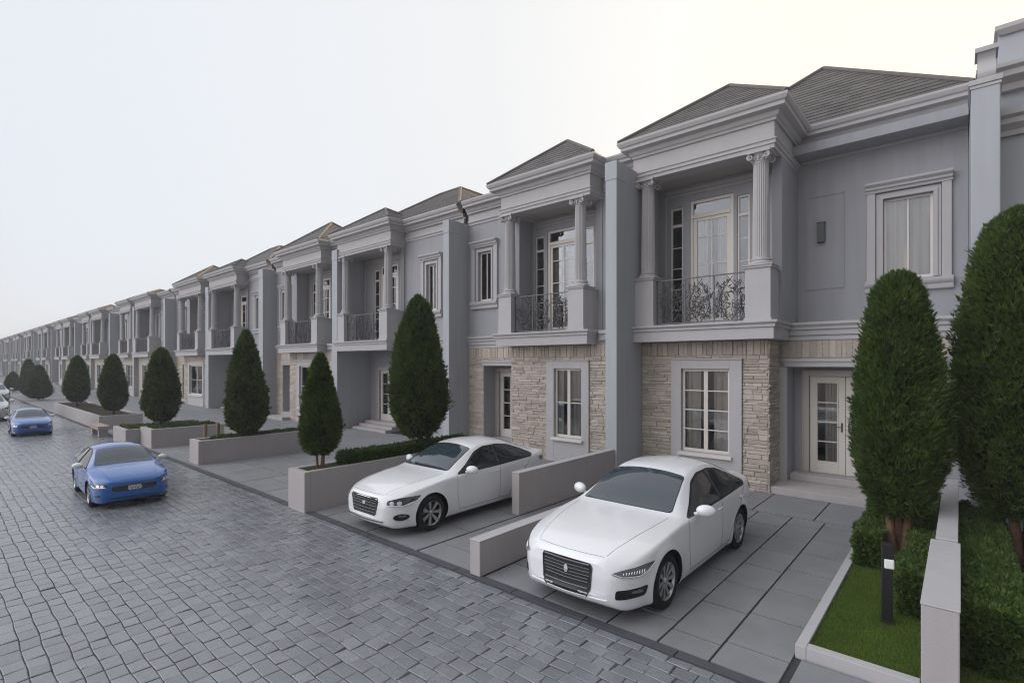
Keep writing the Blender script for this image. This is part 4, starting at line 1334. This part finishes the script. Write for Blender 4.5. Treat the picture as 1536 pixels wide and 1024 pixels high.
def hedge(name, label, boxes, seed, dens=2600, ln=.05, wd=.011, group=None, cat='hedge', bump=.03, core_in=.05):
    """clipped hedge filling axis-aligned boxes (x0,x1,y0,y1,z0,z1) with leafy faces"""
    rng = np.random.default_rng(seed)
    Ps = []; Ds = []
    core = MB()
    for (x0, x1, y0, y1, z0, z1) in boxes:
        core.box(x0+core_in, x1-core_in, y0+core_in, y1-core_in, z0, z1-core_in)
        faces = [((x1-x0)*(y1-y0), 't'), ((x1-x0)*(z1-z0), 'f'), ((y1-y0)*(z1-z0), 'l'), ((y1-y0)*(z1-z0), 'r')]
        for (A, s) in faces:
            n = int(A*dens)
            u = rng.random(n); v = rng.random(n)
            dd = rng.random(n)**2*.07
            nz = bump*(np.sin(u*A*9+seed)+np.sin(v*11+u*17)+rng.normal(0, .5, n))*.6
            if s == 't': P = np.stack([x0+(x1-x0)*u, y0+(y1-y0)*v, z1-dd+nz-.01], 1); D = np.tile([0, -.1, 1.0], (n, 1))
            elif s == 'f': P = np.stack([x0+(x1-x0)*u, y0+dd-nz, z0+(z1-z0)*v], 1); D = np.tile([0, -1.0, .55], (n, 1))
            elif s == 'l': P = np.stack([x0+dd-nz, y0+(y1-y0)*u, z0+(z1-z0)*v], 1); D = np.tile([-1.0, 0, .55], (n, 1))
            else: P = np.stack([x1-dd+nz, y0+(y1-y0)*u, z0+(z1-z0)*v], 1); D = np.tile([1.0, 0, .55], (n, 1))
            Ps.append(P); Ds.append(D)
    V, F = leaves(np.concatenate(Ps), np.concatenate(Ds).astype(float), ln, wd, 3, .6, rng)
    me = np_mesh(name, V, F, [M['hedge']])
    o = link_mesh(name, me)
    tag(o, label, cat, group)
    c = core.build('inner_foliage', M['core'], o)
    return o

def grass(name, x0, x1, y0, y1, zf, n, seed, ln=.032, poly=None):
    rng = np.random.default_rng(seed)
    P = np.stack([rng.uniform(x0, x1, n), rng.uniform(y0, y1, n), np.full(n, zf)], 1)
    D = np.stack([rng.normal(0, .35, n), rng.normal(0, .35, n), np.ones(n)], 1)
    D /= np.linalg.norm(D, axis=1, keepdims=True)
    S = np.cross(D, rng.normal(0, 1, D.shape)); S /= np.linalg.norm(S, axis=1, keepdims=True)
    l = ln*rng.uniform(.5, 1.3, (n, 1))
    V = np.stack([P-S*.0022, P+S*.0022, P+D*l], 1).reshape(-1, 3)
    F = np.arange(len(V)).reshape(-1, 3)
    me = np_mesh(name, V, F, [M['grass']])
    o = link_mesh(name, me)
    tag(o, kind='stuff')
    return o
# ------------------------------------------------------------------ ground, road, drives
def struct(name, mb, m, **k):
    o = mb.build(name, m, **k); tag(o, kind='structure'); return o

gm = MB(); gm.quad((-900, -700, -.12), (700, -700, -.12), (700, 900, -.12), (-900, 900, -.12))
M['earth'] = mat('bare ground', (.19, .175, .155), .95, .1, noise=.15, nscale=.05)
struct('ground', gm, M['earth'])

def cobble_mat():
    m = mat('cobble stone', (.163, .169, .187), .27, .8, noise=.20, nscale=2.6, bump=.12, bscale=26, tint=(.196, .202, .219), island=.05, rough_var=.10)
    nt = m.node_tree; N = nt.nodes; L = nt.links
    # fine tooling streaks along the stone
    b = N['Principled BSDF']
    tc = N.new('ShaderNodeTexCoord'); mp = N.new('ShaderNodeMapping'); mp.inputs['Scale'].default_value = (9, 55, 9); mp.inputs['Rotation'].default_value = (0, 0, .3)
    L.new(tc.outputs['Object'], mp.inputs['Vector'])
    nz = N.new('ShaderNodeTexNoise'); nz.inputs['Scale'].default_value = 1; nz.inputs['Detail'].default_value = 4
    L.new(mp.outputs['Vector'], nz.inputs['Vector'])
    bp = N.new('ShaderNodeBump'); bp.inputs['Strength'].default_value = .16; bp.inputs['Distance'].default_value = .012
    L.new(nz.outputs['Fac'], bp.inputs['Height'])
    old = b.inputs['Normal'].links[0].from_socket
    L.new(old, bp.inputs['Normal']); L.new(bp.outputs['Normal'], b.inputs['Normal'])
    return m
M['cobble'] = cobble_mat()
M['joint'] = mat('dark joint sand', (.075, .076, .081), .9, .15, noise=.2, nscale=20)
M['slab'] = mat('driveway slab', (.218, .217, .226), .62, .4, noise=.17, nscale=2.2, bump=.10, bscale=70, island=.06, rough_var=.08)
M['slabjoint'] = mat('slab joint', (.055, .055, .06), .9, .2)
M['kerb'] = mat('dark kerb', (.075, .075, .085), .7, .3, noise=.15, nscale=10)

jb = MB(); jb.quad((-190, -7, -.009), (12, -7, -.009), (12, 4.56, -.009), (-190, 4.56, -.009))
struct('road_bed', jb, M['joint'])

def cobbles():
    rng = np.random.default_rng(11)
    V = []; F = []
    def warp(x, y):
        return (x+.012*math.sin(y*1.7+x*.6), y+.010*math.sin(x*.75+.5*y)+.006*math.sin(x*2.3-y*1.4+1)+.006*math.sin(x*9.3+y*5))
    rows = []
    y = -2.2
    while y < 4.53:
        h = .148+.012*rng.uniform(-1, 1)
        if y+h > 4.53-.10: h = 4.53-y
        rows.append((y, y+h)); y += h
    base = 0
    for ri, (ya, yb_) in enumerate(rows):
        x = 4.0-rng.uniform(0, .3)
        while x > -75:
            far = x < -26
            l = rng.uniform(.18, .27)
            xa, xb = x-l, x
            x -= l
            g = .0042 if rng.random() < .7 else .0028
            sk = rng.uniform(-.02, .02)
            t = rng.normal(0, .0010, 4); z = rng.normal(0, .0015)
            c = [(xa+g, ya+g), (xb-g, ya+g), (xb-g+sk, yb_-g), (xa+g+sk, yb_-g)]
            c = [warp(*p) for p in c]
            if max(p[1] for p in c) > 4.56: c = [(p[0], min(p[1], 4.56)) for p in c]
            mx = sum(p[0] for p in c)/4; my = sum(p[1] for p in c)/4
            bev = .0075
            for k, p in enumerate(c): V.append((p[0], p[1], -.03))
            for k, p in enumerate(c): V.append((p[0], p[1], -.004+z+t[k]*.5))
            for k, p in enumerate(c):
                dx, dy = mx-p[0], my-p[1]; d = math.hypot(dx, dy)
                V.append((p[0]+dx/d*bev*1.4, p[1]+dy/d*bev*1.4, z+t[k]))
            b = base
            for k in range(4):
                q = (k+1) % 4
                F.append((b+k, b+q, b+4+q, b+4+k)); F.append((b+4+k, b+4+q, b+8+q, b+8+k))
            F.append((b+8, b+9, b+10, b+11))
            base += 12
    return np_mesh('road', V, F, [M['cobble']])
o = link_mesh('road', cobbles()); tag(o, kind='structure')
M['far_paving'] = mat('distant paving', (.16, .165, .178), .55, .4, noise=.08, nscale=1.5)
fb = MB(); fb.quad((-190, -7, -.004), (-75, -7, -.004), (-75, 4.6, -.004), (-190, 4.6, -.004)); fb.quad((-75, -7, -.004), (12, -7, -.004), (12, -2.35, -.004), (-75, -2.35, -.004))
struct('road_margin', fb, M['far_paving'])
kb = MB()
x = 12
while x > -120:
    kb.box(x-.99, x, 4.565, 4.675, -.05, .004); x -= 1.0
struct('kerb_strip', kb, M['kerb'], bevel=.004)

# driveway slabs: one sheet of individually laid slabs
dj = MB(); dj.quad((-190, 4.67, -.018), (12, 4.67, -.018), (12, 22, -.018), (-190, 22, -.018))
struct('driveway_bed', dj, M['slabjoint'])
ds = MB(); rs = random.Random(4)
def slab_field(xs, y0, y1, course, stagger=True):
    for i in range(len(xs)-1):
        xa, xb = xs[i], xs[i+1]
        y = y0; first = True
        while y < y1-.05:
            l = course*rs.uniform(.92, 1.08)
            if first and stagger: l *= rs.uniform(.45, 1.0); first = False
            e = min(y+l, y1)
            if y1-e < .15: e = y1
            z = rs.uniform(-.002, .002); g = .011
            ds.add([(xa+.011, y+g, -.03), (xb-.011, y+g, -.03), (xb-.011, e-g, -.03), (xa+.011, e-g, -.03),
                    (xa+.011, y+g, z), (xb-.011, y+g, z+rs.uniform(-.001, .001)), (xb-.011, e-g, z), (xa+.011, e-g, z)],
                   [(4, 5, 6, 7), (0, 1, 5, 4), (1, 2, 6, 5), (2, 3, 7, 6), (3, 0, 4, 7)])
            y = e
slab_field([-5.9, -4.78], 4.69, 11.5, .95)
slab_field([-4.56, -3.62, -2.78, -2.22, -1.72, -1.15], 4.69, 10.05, .78)
slab_field([-4.9, -3.9, -2.9, -1.9, -1.1], 10.07, 11.6, 1.6, False)
slab_field([-1.10, -.2, .9, 2, 3.2, 4.4, 5.6, 6.8, 8, 9.2, 10.4, 12], 4.69, 5.28, .62, False)
xs = [-5.92]
while xs[-1] > -150: xs.append(xs[-1]-1.28)
slab_field(xs[::-1], 4.69, 11.9, 1.25)
struct('driveway', ds, M['slab'], bevel=.003)

# ------------------------------------------------------------------ houses
GR = 'gray terraced houses along the street'
house('gray terraced house with a small black wall lamp, behind the nearest white sedan',
      -5.85, .12, 'L', 3.15, 13.3, 12.36, 2, 'stone', 1, GR, (9.65, 13.3), (10.9, 16.5, .02), (-6.14, -5.85, 10.3), 7.3,
      gfw=(1.0, 2.08, .70, 2.58), ww=(4.63, 5.45, 4.45, 6.15), lamp=True, xs=-.06, door=(3.02, 4.0))
house('gray terraced house with stone base behind the white sedan with oval fog lamps',
      -12.27, -6.14, 'R', 4.25, 11.9, 11.9, 2, 'stone', 2, GR, (9.25, 12.5), (9.1, 14.5, 1.2), (-12.55, -12.27, 11.0), 7.3,
      gfw=(1.45, 2.35, .68, 2.56), ww=(5.10, 5.68, 4.72, 6.3), cc=(1.42, 3.9), curt='one', p0=.92)
house('gray terraced house with recessed ground floor behind the tall tree in the hedge',
      -19.35, -12.55, 'L', 3.7, 11.95, 11.95, 1, 'recess', 3, GR, (8.95, 12.3), (9.85, 14.4, .6), (-19.75, -19.35, 11.2), 7.4,
      ww=(4.85, 5.4, 4.6, 6.25), cc=(.32, 3.25))
house('gray terraced house behind the slim tree at the front end of the hedged planter',
      -26.4, -19.75, 'R', 4.75, 11.9, 11.9, 1, 'stone', 4, GR, (9.4, 12.8), (9.0, 14.5, 1.0), (-26.9, -26.4, 11.2), 7.45,
      ww=(5.35, 5.95, 4.6, 6.25), cc=(1.45, 4.4), p0=.92)
house('gray terraced house behind the cone-shaped tree beside the two wooden stakes',
      -33.9, -26.9, 'L', 4.1, 11.95, 11.95, 1, 'recess', 5, GR, (8.8, 12.3), (9.5, 13.6, .6), (-34.4, -33.9, 11.2), 7.3,
      ww=(5.0, 5.6, 4.6, 6.25), cc=(.32, 3.7))
house('gray terraced house behind the egg-shaped tree in the stepped planters',
      -42.3, -34.4, 'R', 5.3, 11.9, 11.9, 1, 'stone', 6, GR, (9.2, 12.7), (8.9, 14.5, 1.0), (-42.7, -42.3, 11.2), 7.3,
      ww=(6.0, 6.6, 4.6, 6.25), cc=(1.5, 4.95), p0=.92)
xr = -42.7
nth = 'seventh eighth ninth tenth eleventh twelfth thirteenth fourteenth fifteenth sixteenth seventeenth eighteenth nineteenth twentieth twenty-first'.split()
for k in range(15):
    w = 8.2
    side = 'L' if k % 2 == 0 else 'R'
    house('hazy gray terraced house far down the row, the %s from the near end' % nth[k], xr-w+.4, xr, side, 4.6, 11.9, 11.9, 0, 'stone', 20+k, GR,
          (8.6, 12.4) if k % 2 == 0 else (8.8, 12.8), (8.8, 14.2, .6) if k % 2 == 0 else (8.5, 14.5, 1.0), (xr-w, xr-w+.4, 11.2), 7.3,
          ww=(5.4, 6.0, 4.6, 6.25), cc=(.35, 4.2) if side == 'L' else (1.3, 4.25), p0=0 if side == 'L' else .85)
    xr -= w

# neighbouring building at the right edge
nb = empty('corner_house', (0, 0, 0)); tag(nb, 'taller pale gray building at the right edge with stepped parapet and scroll bracket', 'house')
m = MB(); m.box(.46, 9, 11.3, 20.7, 0, 6.35); m.box(.46, 9, 11.35, 20.7, 6.35, 8.0); m.build('facade_wall', M['fin'], nb, bevel=.01)
m = MB()
P = [(.45, 14), (.45, 11.28), (9, 11.28)]
m.sweep(P, [(-.1, 6.28), (.05, 6.28), (.06, 6.36), (.16, 6.44), (.16, 6.52), (.22, 6.56), (.22, 6.63), (-.1, 6.63)])
m.sweep(P, [(-.1, 7.0), (.04, 7.0), (.06, 7.10), (.20, 7.17), (.20, 7.26), (.26, 7.30), (.26, 7.37), (-.1, 7.37)])
m.sweep([(.52, 14), (.52, 11.34), (9, 11.34)], [(-.1, 7.93), (.04, 7.93), (.10, 8.0), (.10, 8.07), (-.1, 8.07)])
m.build('cornice', M['trim'], nb, bevel=.005)
m = MB(); m.box(.125, .445, 10.3, 20.7, 0, 6.83); m.build('side_wall', M['fin'], nb, bevel=.012)
m = MB(); m.box(.095, .475, 10.27, 11.1, 6.831, 6.91); m.box(.11, .46, 10.285, 11.08, 6.78, 6.829); m.build('coping', M['trim'], nb, bevel=.008)
m = MB()
pts = [(.27, 10.55, 6.92+.5*t) for t in [0, .1, .2, .3, .4, .5, .6, .7, .8, .9, 1]]
pr = []
for i in range(13):
    t = i/12
    pr.append((.0+.05*math.sin(t*PI*2.0), 6.912+.44*t))
for i in range(12):
    (o0, z0), (o1, z1) = pr[i], pr[i+1]
    m.add([(.20, 10.42-o0, z0), (.40, 10.42-o0, z0), (.40, 10.42-o1, z1), (.20, 10.42-o1, z1), (.20, 10.74-o0*.3, z0), (.40, 10.74-o0*.3, z0), (.40, 10.74-o1*.3, z1), (.20, 10.74-o1*.3, z1)],
          [(0, 1, 2, 3), (5, 4, 7, 6), (4, 0, 3, 7), (1, 5, 6, 2)])
m.box(.17, .43, 10.38, 10.78, 7.352, 7.42)
m.build('scroll_bracket', M['trim'], nb)

# ------------------------------------------------------------------ planters, walls, small things
def planter(label, x0, x1, y0, y1, h, t=.12, fill=None, extra=None):
    r = empty('planter', ((x0+x1)/2, y0, 0)); tag(r, label, 'planter', 'concrete planters between the driveways')
    m = MB(); ox, oy = (x0+x1)/2, y0
    m.box(x0-ox, x1-ox, 0, t, -.02, h); m.box(x0-ox, x0+t-ox, t, y1-oy, -.02, h); m.box(x1-t-ox, x1-ox, t, y1-oy, -.02, h); m.box(x0+t-ox, x1-t-ox, y1-oy-t, y1-oy, -.02, h)
    m.build('planter_wall', M['concrete'], r, bevel=.008)
    s = MB(); s.box(x0+t-ox, x1-t-ox, t, y1-oy-t, 0, h-.07); s.build('soil', M['soil'], r)
    return r
planter('tall boxy concrete planter with a long hedge, left of the second white sedan', -9.55, -8.92, 4.52, 8.85, .73)
hedge('hedge', 'long clipped green hedge in the planter beside the second white sedan', [(-9.40, -9.04, 5.45, 8.70, .64, .93)], 21, 3200, .05, .010)
grass('planter_grass', -9.42, -9.05, 4.65, 5.5, .66, 5000, 31, .05)
planter('low concrete planter with two wooden stakes behind its front corner', -15.95, -15.26, 4.80, 8.3, .63)
hedge('low_hedge', 'low green ground cover in the planter with two wooden stakes', [(-15.82, -15.38, 5.3, 8.15, .5, .66)], 22, 1500, .05, .012, cat='ground cover')
planter('wider concrete planter, nearer one of the stepped pair, under an oval tree', -20.6, -19.35, 4.75, 6.9, .60)
hedge('low_hedge', 'low green ground cover under the oval tree in the stepped planter pair', [(-20.46, -19.5, 4.9, 6.75, .48, .61)], 23, 1000, .05, .014, cat='ground cover')
planter('farther and shorter concrete planter of the stepped pair beside a small stone bench', -22.3, -20.62, 4.35, 6.9, .52)
hedge('low_hedge', 'strip of low green ground cover in the farther planter of the stepped pair', [(-22.16, -20.8, 4.5, 6.75, .40, .53)], 24, 900, .05, .014, cat='ground cover')
planter('long low concrete planter behind the farther blue car with two oval trees', -37.5, -26.5, 4.7, 6.2, .55)
# stone bench
b = empty('stone_bench', (-24.4, 4.35, 0)); tag(b, 'small pinkish stone bench at the road edge beside the stepped planters', 'bench')
m = MB(); m.box(-.75, .75, -.18, .18, .26, .40); m.build('seat', mat('pink stone', (.36, .27, .25), .85, .25, noise=.1), b, bevel=.01)
for s in (-1, 1):
    m = MB(); m.box(s*.55-.08, s*.55+.08, -.14, .14, 0, .259); m.build('leg', M['concrete'], b, bevel=.008)

def low_wall(label, boxes, caps):
    r = empty('garden_wall', (0, 0, 0)); tag(r, label, 'wall')
    m = MB()
    for q in boxes: m.box(*q)
    m.build('wall_body', M['concrete'], r, bevel=.010)
    m = MB()
    for q in caps: m.box(*q)
    m.build('coping', M['wallcap'], r, bevel=.006)
    return r
low_wall('knee-high concrete wall between the two white sedans, nearest the road', [(-4.75, -4.57, 4.62, 8.2, 0, .44)], [(-4.755, -4.565, 4.615, 8.2, .441, .455)])
low_wall('taller concrete wall beside the second white sedan, joining the party wall', [(-6.07, -5.90, 6.95, 10.28, 0, .74)], [(-6.075, -5.895, 6.945, 10.28, .741, .757)])
low_wall('pale concrete garden wall with stepped top between the lawn and the neighboring hedge', [(-.24, .0, 5.33, 7.35, 0, .745), (-.20, -.02, 7.351, 11.2, 0, .765)], [(-.245, .005, 5.325, 7.352, .746, .762), (-.205, -.015, 7.353, 11.2, .766, .782)])
# lawn kerb
lk = MB(); lk.box(-1.15, -1.06, 5.30, 11.0, -.02, .11); lk.box(-1.059, -.245, 5.30, 5.40, -.02, .11); lk.box(.01, 4.5, 5.36, 5.46, -.02, .10)
o = lk.build('lawn_edging', M['wallcap'], bevel=.006); tag(o, 'thin pale concrete edging round the small lawn beside the nearest driveway', 'edging')
tb = MB(); tb.quad((-1.07, 5.39, .075), (-.22, 5.39, .075), (-.22, 11.3, .075), (-1.07, 11.3, .075)); tb.quad((-.01, 5.45, .07), (4.4, 5.45, .07), (4.4, 11.3, .07), (-.01, 11.3, .07))
struct('turf', tb, M['turf'])
grass('lawn', -1.055, -.245, 5.41, 9.6, .07, 60000, 41, .030)
grass('neighbor_lawn', .01, 2.2, 5.47, 7.2, .065, 40000, 42, .035)
hedge('hedge', 'clipped hedge running round the trunk of the tree on the small lawn', [(-1.03, -.80, 8.0, 9.9, .05, .50), (-.48, -.27, 6.75, 9.9, .05, .50), (-1.0, -.3, 9.1, 11.0, .05, .55)], 25, 5200, .055, .011)
hedge('hedge', 'broad bright green hedge at the right edge beyond the garden wall', [(.06, 2.6, 5.95, 6.75, .05, .58), (.03, .42, 6.75, 10.6, .05, .55), (.9, 2.6, 7.3, 9.0, .05, .55)], 26, 5200, .06, .011)

# bollard lamp
b = empty('bollard_light', (-.56, 6.44, .08), R(12)); tag(b, 'black bollard light with a white lens on the small lawn', 'bollard light')
m = MB(); m.box(-.045, .045, -.045, .045, 0, .55); m.build('post', M['black'], b, bevel=.006)
m = MB(); m.box(-.055, .055, -.055, .055, -.01, .02); m.build('foot', M['black'], b, bevel=.004)
m = MB()
pts = [(-.05, -.052), (.052, -.052), (.052, .05), (-.05, .05)]
m.box(-.028, .056, -.056, .052, .551, .645)
m.build('lens', mat('opal lens', (.80, .80, .78), .3, .5, bump=.02), b, bevel=.012)
m = MB(); m.box(-.045, -.029, -.045, .045, .551, .645); m.box(-.045, .045, -.045, .045, .646, .80); m.build('cap', M['black'], b, bevel=.006)
for i, (x, y, h) in enumerate(((-16.15, 5.25, .98), (-16.2, 5.6, .98))):
    m = MB(); m.tube([(0, 0, -.02), (.01, 0, h*.5), (0, .01, h)], [.055, .05, .048], 10); o = m.build('wooden_stake', M['stake'], smooth=True); o.location = (x, y, 0)
    tag(o, ('left' if i == 0 else 'right')+' of two short wooden stakes behind the low planter', 'stake', 'wooden stakes by the planter')

# ------------------------------------------------------------------ trees
tree('clipped_evergreen', 'clipped oval evergreen growing from the small lawn beside the black bollard light', (-.62, 8.55, .07), .60, 3.22, .475, 'oval', 15000, .085, .0085, 101, .075, 3, 4)
tree('clipped_evergreen', 'tallest evergreen, cut off by the right edge, growing beyond the garden wall', (.62, 9.45, .05), .62, 4.05, .70, 'oval', 19000, .085, .0085, 102, .085, 3, 4)
_, big = tree('clipped_evergreen', 'tall dark clipped evergreen rising from the hedge behind the second white sedan', (-9.22, 7.35, .62), .40, 3.15, .57, 'egg', 9000, .11, .012, 103, .07, 1, 4)
_, cone = tree('clipped_evergreen', 'slim cone-shaped evergreen at the front end of the hedged planter', (-9.25, 5.0, .62), .34, 1.90, .335, 'cone', 6000, .085, .010, 104, .035, 3, 4)
_, mid = tree('clipped_evergreen', 'cone-shaped evergreen in the low planter beside the two wooden stakes', (-15.6, 6.15, .5), .20, 2.92, .50, 'cone', 6500, .11, .014, 105, .06, 3, 4)
_, egg = tree('clipped_evergreen', 'egg-shaped evergreen on a short trunk in the nearer stepped planter', (-20.4, 5.3, .48), .26, 2.42, .47, 'egg', 5500, .12, .015, 106, .05, 1, 4)
far = [((-27.4, 5.35, .4), .28, 2.35, .44, 'oval evergreen in the long low planter, nearer of its two trees', egg),
       ((-35.6, 5.4, .4), .25, 2.40, .48, 'oval evergreen in the long low planter, farther of its two trees', egg),
       ((-51.5, 5.6, 0), .1, 2.45, .68, 'wide hazy evergreen beyond the long low planter', mid),
       ((-58.0, 5.7, 0), .1, 2.9, .52, 'slim round-topped hazy evergreen, second beyond the long planter', egg),
       ((-68.0, 5.6, 0), .1, 1.8, .62, 'smallest hazy evergreen farthest down the street', mid)]
for i, (p, z0, h, r, lb, sh) in enumerate(far):
    tree('clipped_evergreen', lb, p, z0, h, r, 'egg', 0, 0, 0, 110+i, .05, 1, share=sh)

# ------------------------------------------------------------------ cars
GC = 'cars in the street and driveways'
W2 = -PI/2
make_car('white_a', (-3.22, 4.55+2.4*.88, 0), W2, .88, 'white sedan with chrome-barred grille parked in the nearest driveway', GC)
make_car('white_b', (-7.18, 4.60+2.4*.84, 0), W2, .84, 'white sedan with dark headlamps and black oval fog lamps in the second driveway', GC)
make_car('blue', (-13.25, 2.68, 0), R(-2), .68, 'bright blue car with white mirrors driving on the cobbles, nearer of the two blue cars', GC)
make_car('blue', (-27.3, 2.72, 0), R(-2), .63, 'blue car far down the street close behind a white car', GC)
make_car('silver', (-35.5, 2.0, 0), R(-4), .85, 'pale hazy car just behind the farther blue car', GC)
make_car('silver', (-50.0, 3.1, 0), R(-3), .9, 'smallest pale car farthest down the street', GC)

# ------------------------------------------------------------------ light, sky, camera
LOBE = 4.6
SUN_EL, SUN_AZ = 21.0, 9.0     # azimuth to the right of straight away from the houses' fronts
az = R(SUN_AZ); el = R(SUN_EL)
sd = Vector((math.sin(az)*math.cos(el), math.cos(az)*math.cos(el), math.sin(el)))
sl = bpy.data.lights.new('sun', 'SUN'); sl.energy = 5.0; sl.angle = R(.6); sl.color = (1.0, .78, .55)
so = bpy.data.objects.new('sun', sl); COL.objects.link(so)
so.rotation_euler = sd.to_track_quat('Z', 'Y').to_euler(); so.location = sd*60

w = bpy.data.worlds.new('World'); scene.world = w; w.use_nodes = True
nt = w.node_tree; N = nt.nodes; L = nt.links
sky = N.new('ShaderNodeTexSky'); sky.sky_type = 'NISHITA'; sky.sun_disc = False
sky.sun_elevation = el; sky.sun_rotation = az
sky.air_density = 1.0; sky.dust_density = 3.0; sky.ozone_density = 1.0; sky.altitude = 0
# thin bright overcast over the clear sky, warmer towards the sun
tc = N.new('ShaderNodeTexCoord')
dt = N.new('ShaderNodeVectorMath'); dt.operation = 'DOT_PRODUCT'; dt.inputs[1].default_value = tuple(sd)
L.new(tc.outputs['Generated'], dt.inputs[0])
rp = N.new('ShaderNodeValToRGB')
cr_ = rp.color_ramp
cr_.elements[0].position = 0.0; cr_.elements[0].color = (.372, .368, .385, 1)
cr_.elements[1].position = 1.0; cr_.elements[1].color = (.70, .58, .42, 1)
for p, c in ((.36, (.375, .382, .402, 1)), (.50, (.455, .482, .518, 1)), (.68, (.485, .505, .53, 1)), (.83, (.505, .51, .515, 1)), (.93, (.57, .56, .535, 1)), (.985, (.605, .555, .475, 1))):
    e = cr_.elements.new(p); e.color = c
ma = N.new('ShaderNodeMath'); ma.operation = 'MULTIPLY_ADD'; ma.inputs[1].default_value = .5; ma.inputs[2].default_value = .5
L.new(dt.outputs['Value'], ma.inputs[0])
L.new(ma.outputs[0], rp.inputs['Fac'])
s1 = N.new('ShaderNodeVectorMath'); s1.operation = 'SCALE'; s1.inputs['Scale'].default_value = 14.2
L.new(rp.outputs['Color'], s1.inputs[0])
# out-of-view sky to the right is dimmed so right-facing sides fall darker
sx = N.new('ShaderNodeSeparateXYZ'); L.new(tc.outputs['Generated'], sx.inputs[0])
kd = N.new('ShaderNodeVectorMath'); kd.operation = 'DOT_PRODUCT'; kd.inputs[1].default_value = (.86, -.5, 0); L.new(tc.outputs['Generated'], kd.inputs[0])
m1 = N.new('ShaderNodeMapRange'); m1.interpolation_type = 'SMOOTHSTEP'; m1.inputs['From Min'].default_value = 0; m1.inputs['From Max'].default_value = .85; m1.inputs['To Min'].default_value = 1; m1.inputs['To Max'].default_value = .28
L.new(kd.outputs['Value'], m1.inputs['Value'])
# soft bright lobe added to the unseen sky to light the house fronts
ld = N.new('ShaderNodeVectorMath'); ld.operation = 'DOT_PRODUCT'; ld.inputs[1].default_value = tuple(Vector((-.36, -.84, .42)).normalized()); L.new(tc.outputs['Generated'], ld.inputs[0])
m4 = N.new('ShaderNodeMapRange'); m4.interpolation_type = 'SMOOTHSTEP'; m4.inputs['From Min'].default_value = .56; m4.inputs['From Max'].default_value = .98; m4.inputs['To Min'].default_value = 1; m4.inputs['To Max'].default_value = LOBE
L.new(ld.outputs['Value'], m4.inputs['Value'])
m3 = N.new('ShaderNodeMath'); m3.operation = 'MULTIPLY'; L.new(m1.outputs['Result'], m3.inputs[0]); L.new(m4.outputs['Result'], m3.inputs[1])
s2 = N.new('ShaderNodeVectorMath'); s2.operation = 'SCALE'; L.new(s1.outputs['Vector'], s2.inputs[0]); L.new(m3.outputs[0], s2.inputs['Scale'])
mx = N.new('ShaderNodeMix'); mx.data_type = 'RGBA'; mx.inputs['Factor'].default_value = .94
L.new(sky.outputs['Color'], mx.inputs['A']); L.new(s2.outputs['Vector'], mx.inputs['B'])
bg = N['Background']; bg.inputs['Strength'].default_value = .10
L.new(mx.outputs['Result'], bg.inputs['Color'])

HAZE = 0.0020
if HAZE > 0:
    hb = MB(); hb.box(-260, 60, -60, 60, -1.2, 14)
    hm = bpy.data.materials.new('thin haze'); hm.use_nodes = True
    hn = hm.node_tree; hn.nodes.remove(hn.nodes['Principled BSDF'])
    pv = hn.nodes.new('ShaderNodeVolumePrincipled'); pv.inputs['Density'].default_value = HAZE; pv.inputs['Color'].default_value = (.90, .91, .94, 1)
    hn.links.new(pv.outputs['Volume'], hn.nodes['Material Output'].inputs['Volume'])
    h = hb.build('haze', hm); tag(h, kind='stuff')

cam = bpy.data.cameras.new('camera'); co = bpy.data.objects.new('camera', cam); COL.objects.link(co)
co.location = (0, 0, 2.7); co.rotation_euler = (R(90), 0, math.atan2(672, 770))
cam.sensor_width = 36; cam.lens = 770/1536*36; cam.shift_y = (545-512)/1536; cam.shift_x = 0
cam.clip_start = .05; cam.clip_end = 3000
scene.camera = co
vs = scene.view_settings
scene.display_settings.display_device = 'sRGB'
vs.view_transform = 'Standard'; vs.look = 'None'; vs.exposure = 0.38; vs.gamma = 1; vs.use_curve_mapping = False
scene.cycles.use_denoising = True
scene.cycles.filter_width = 1.15
scene.cycles.adaptive_threshold = .005
scene.cycles.max_bounces = 8; scene.cycles.transparent_max_bounces = 12
scene.cycles.volume_bounces = 0
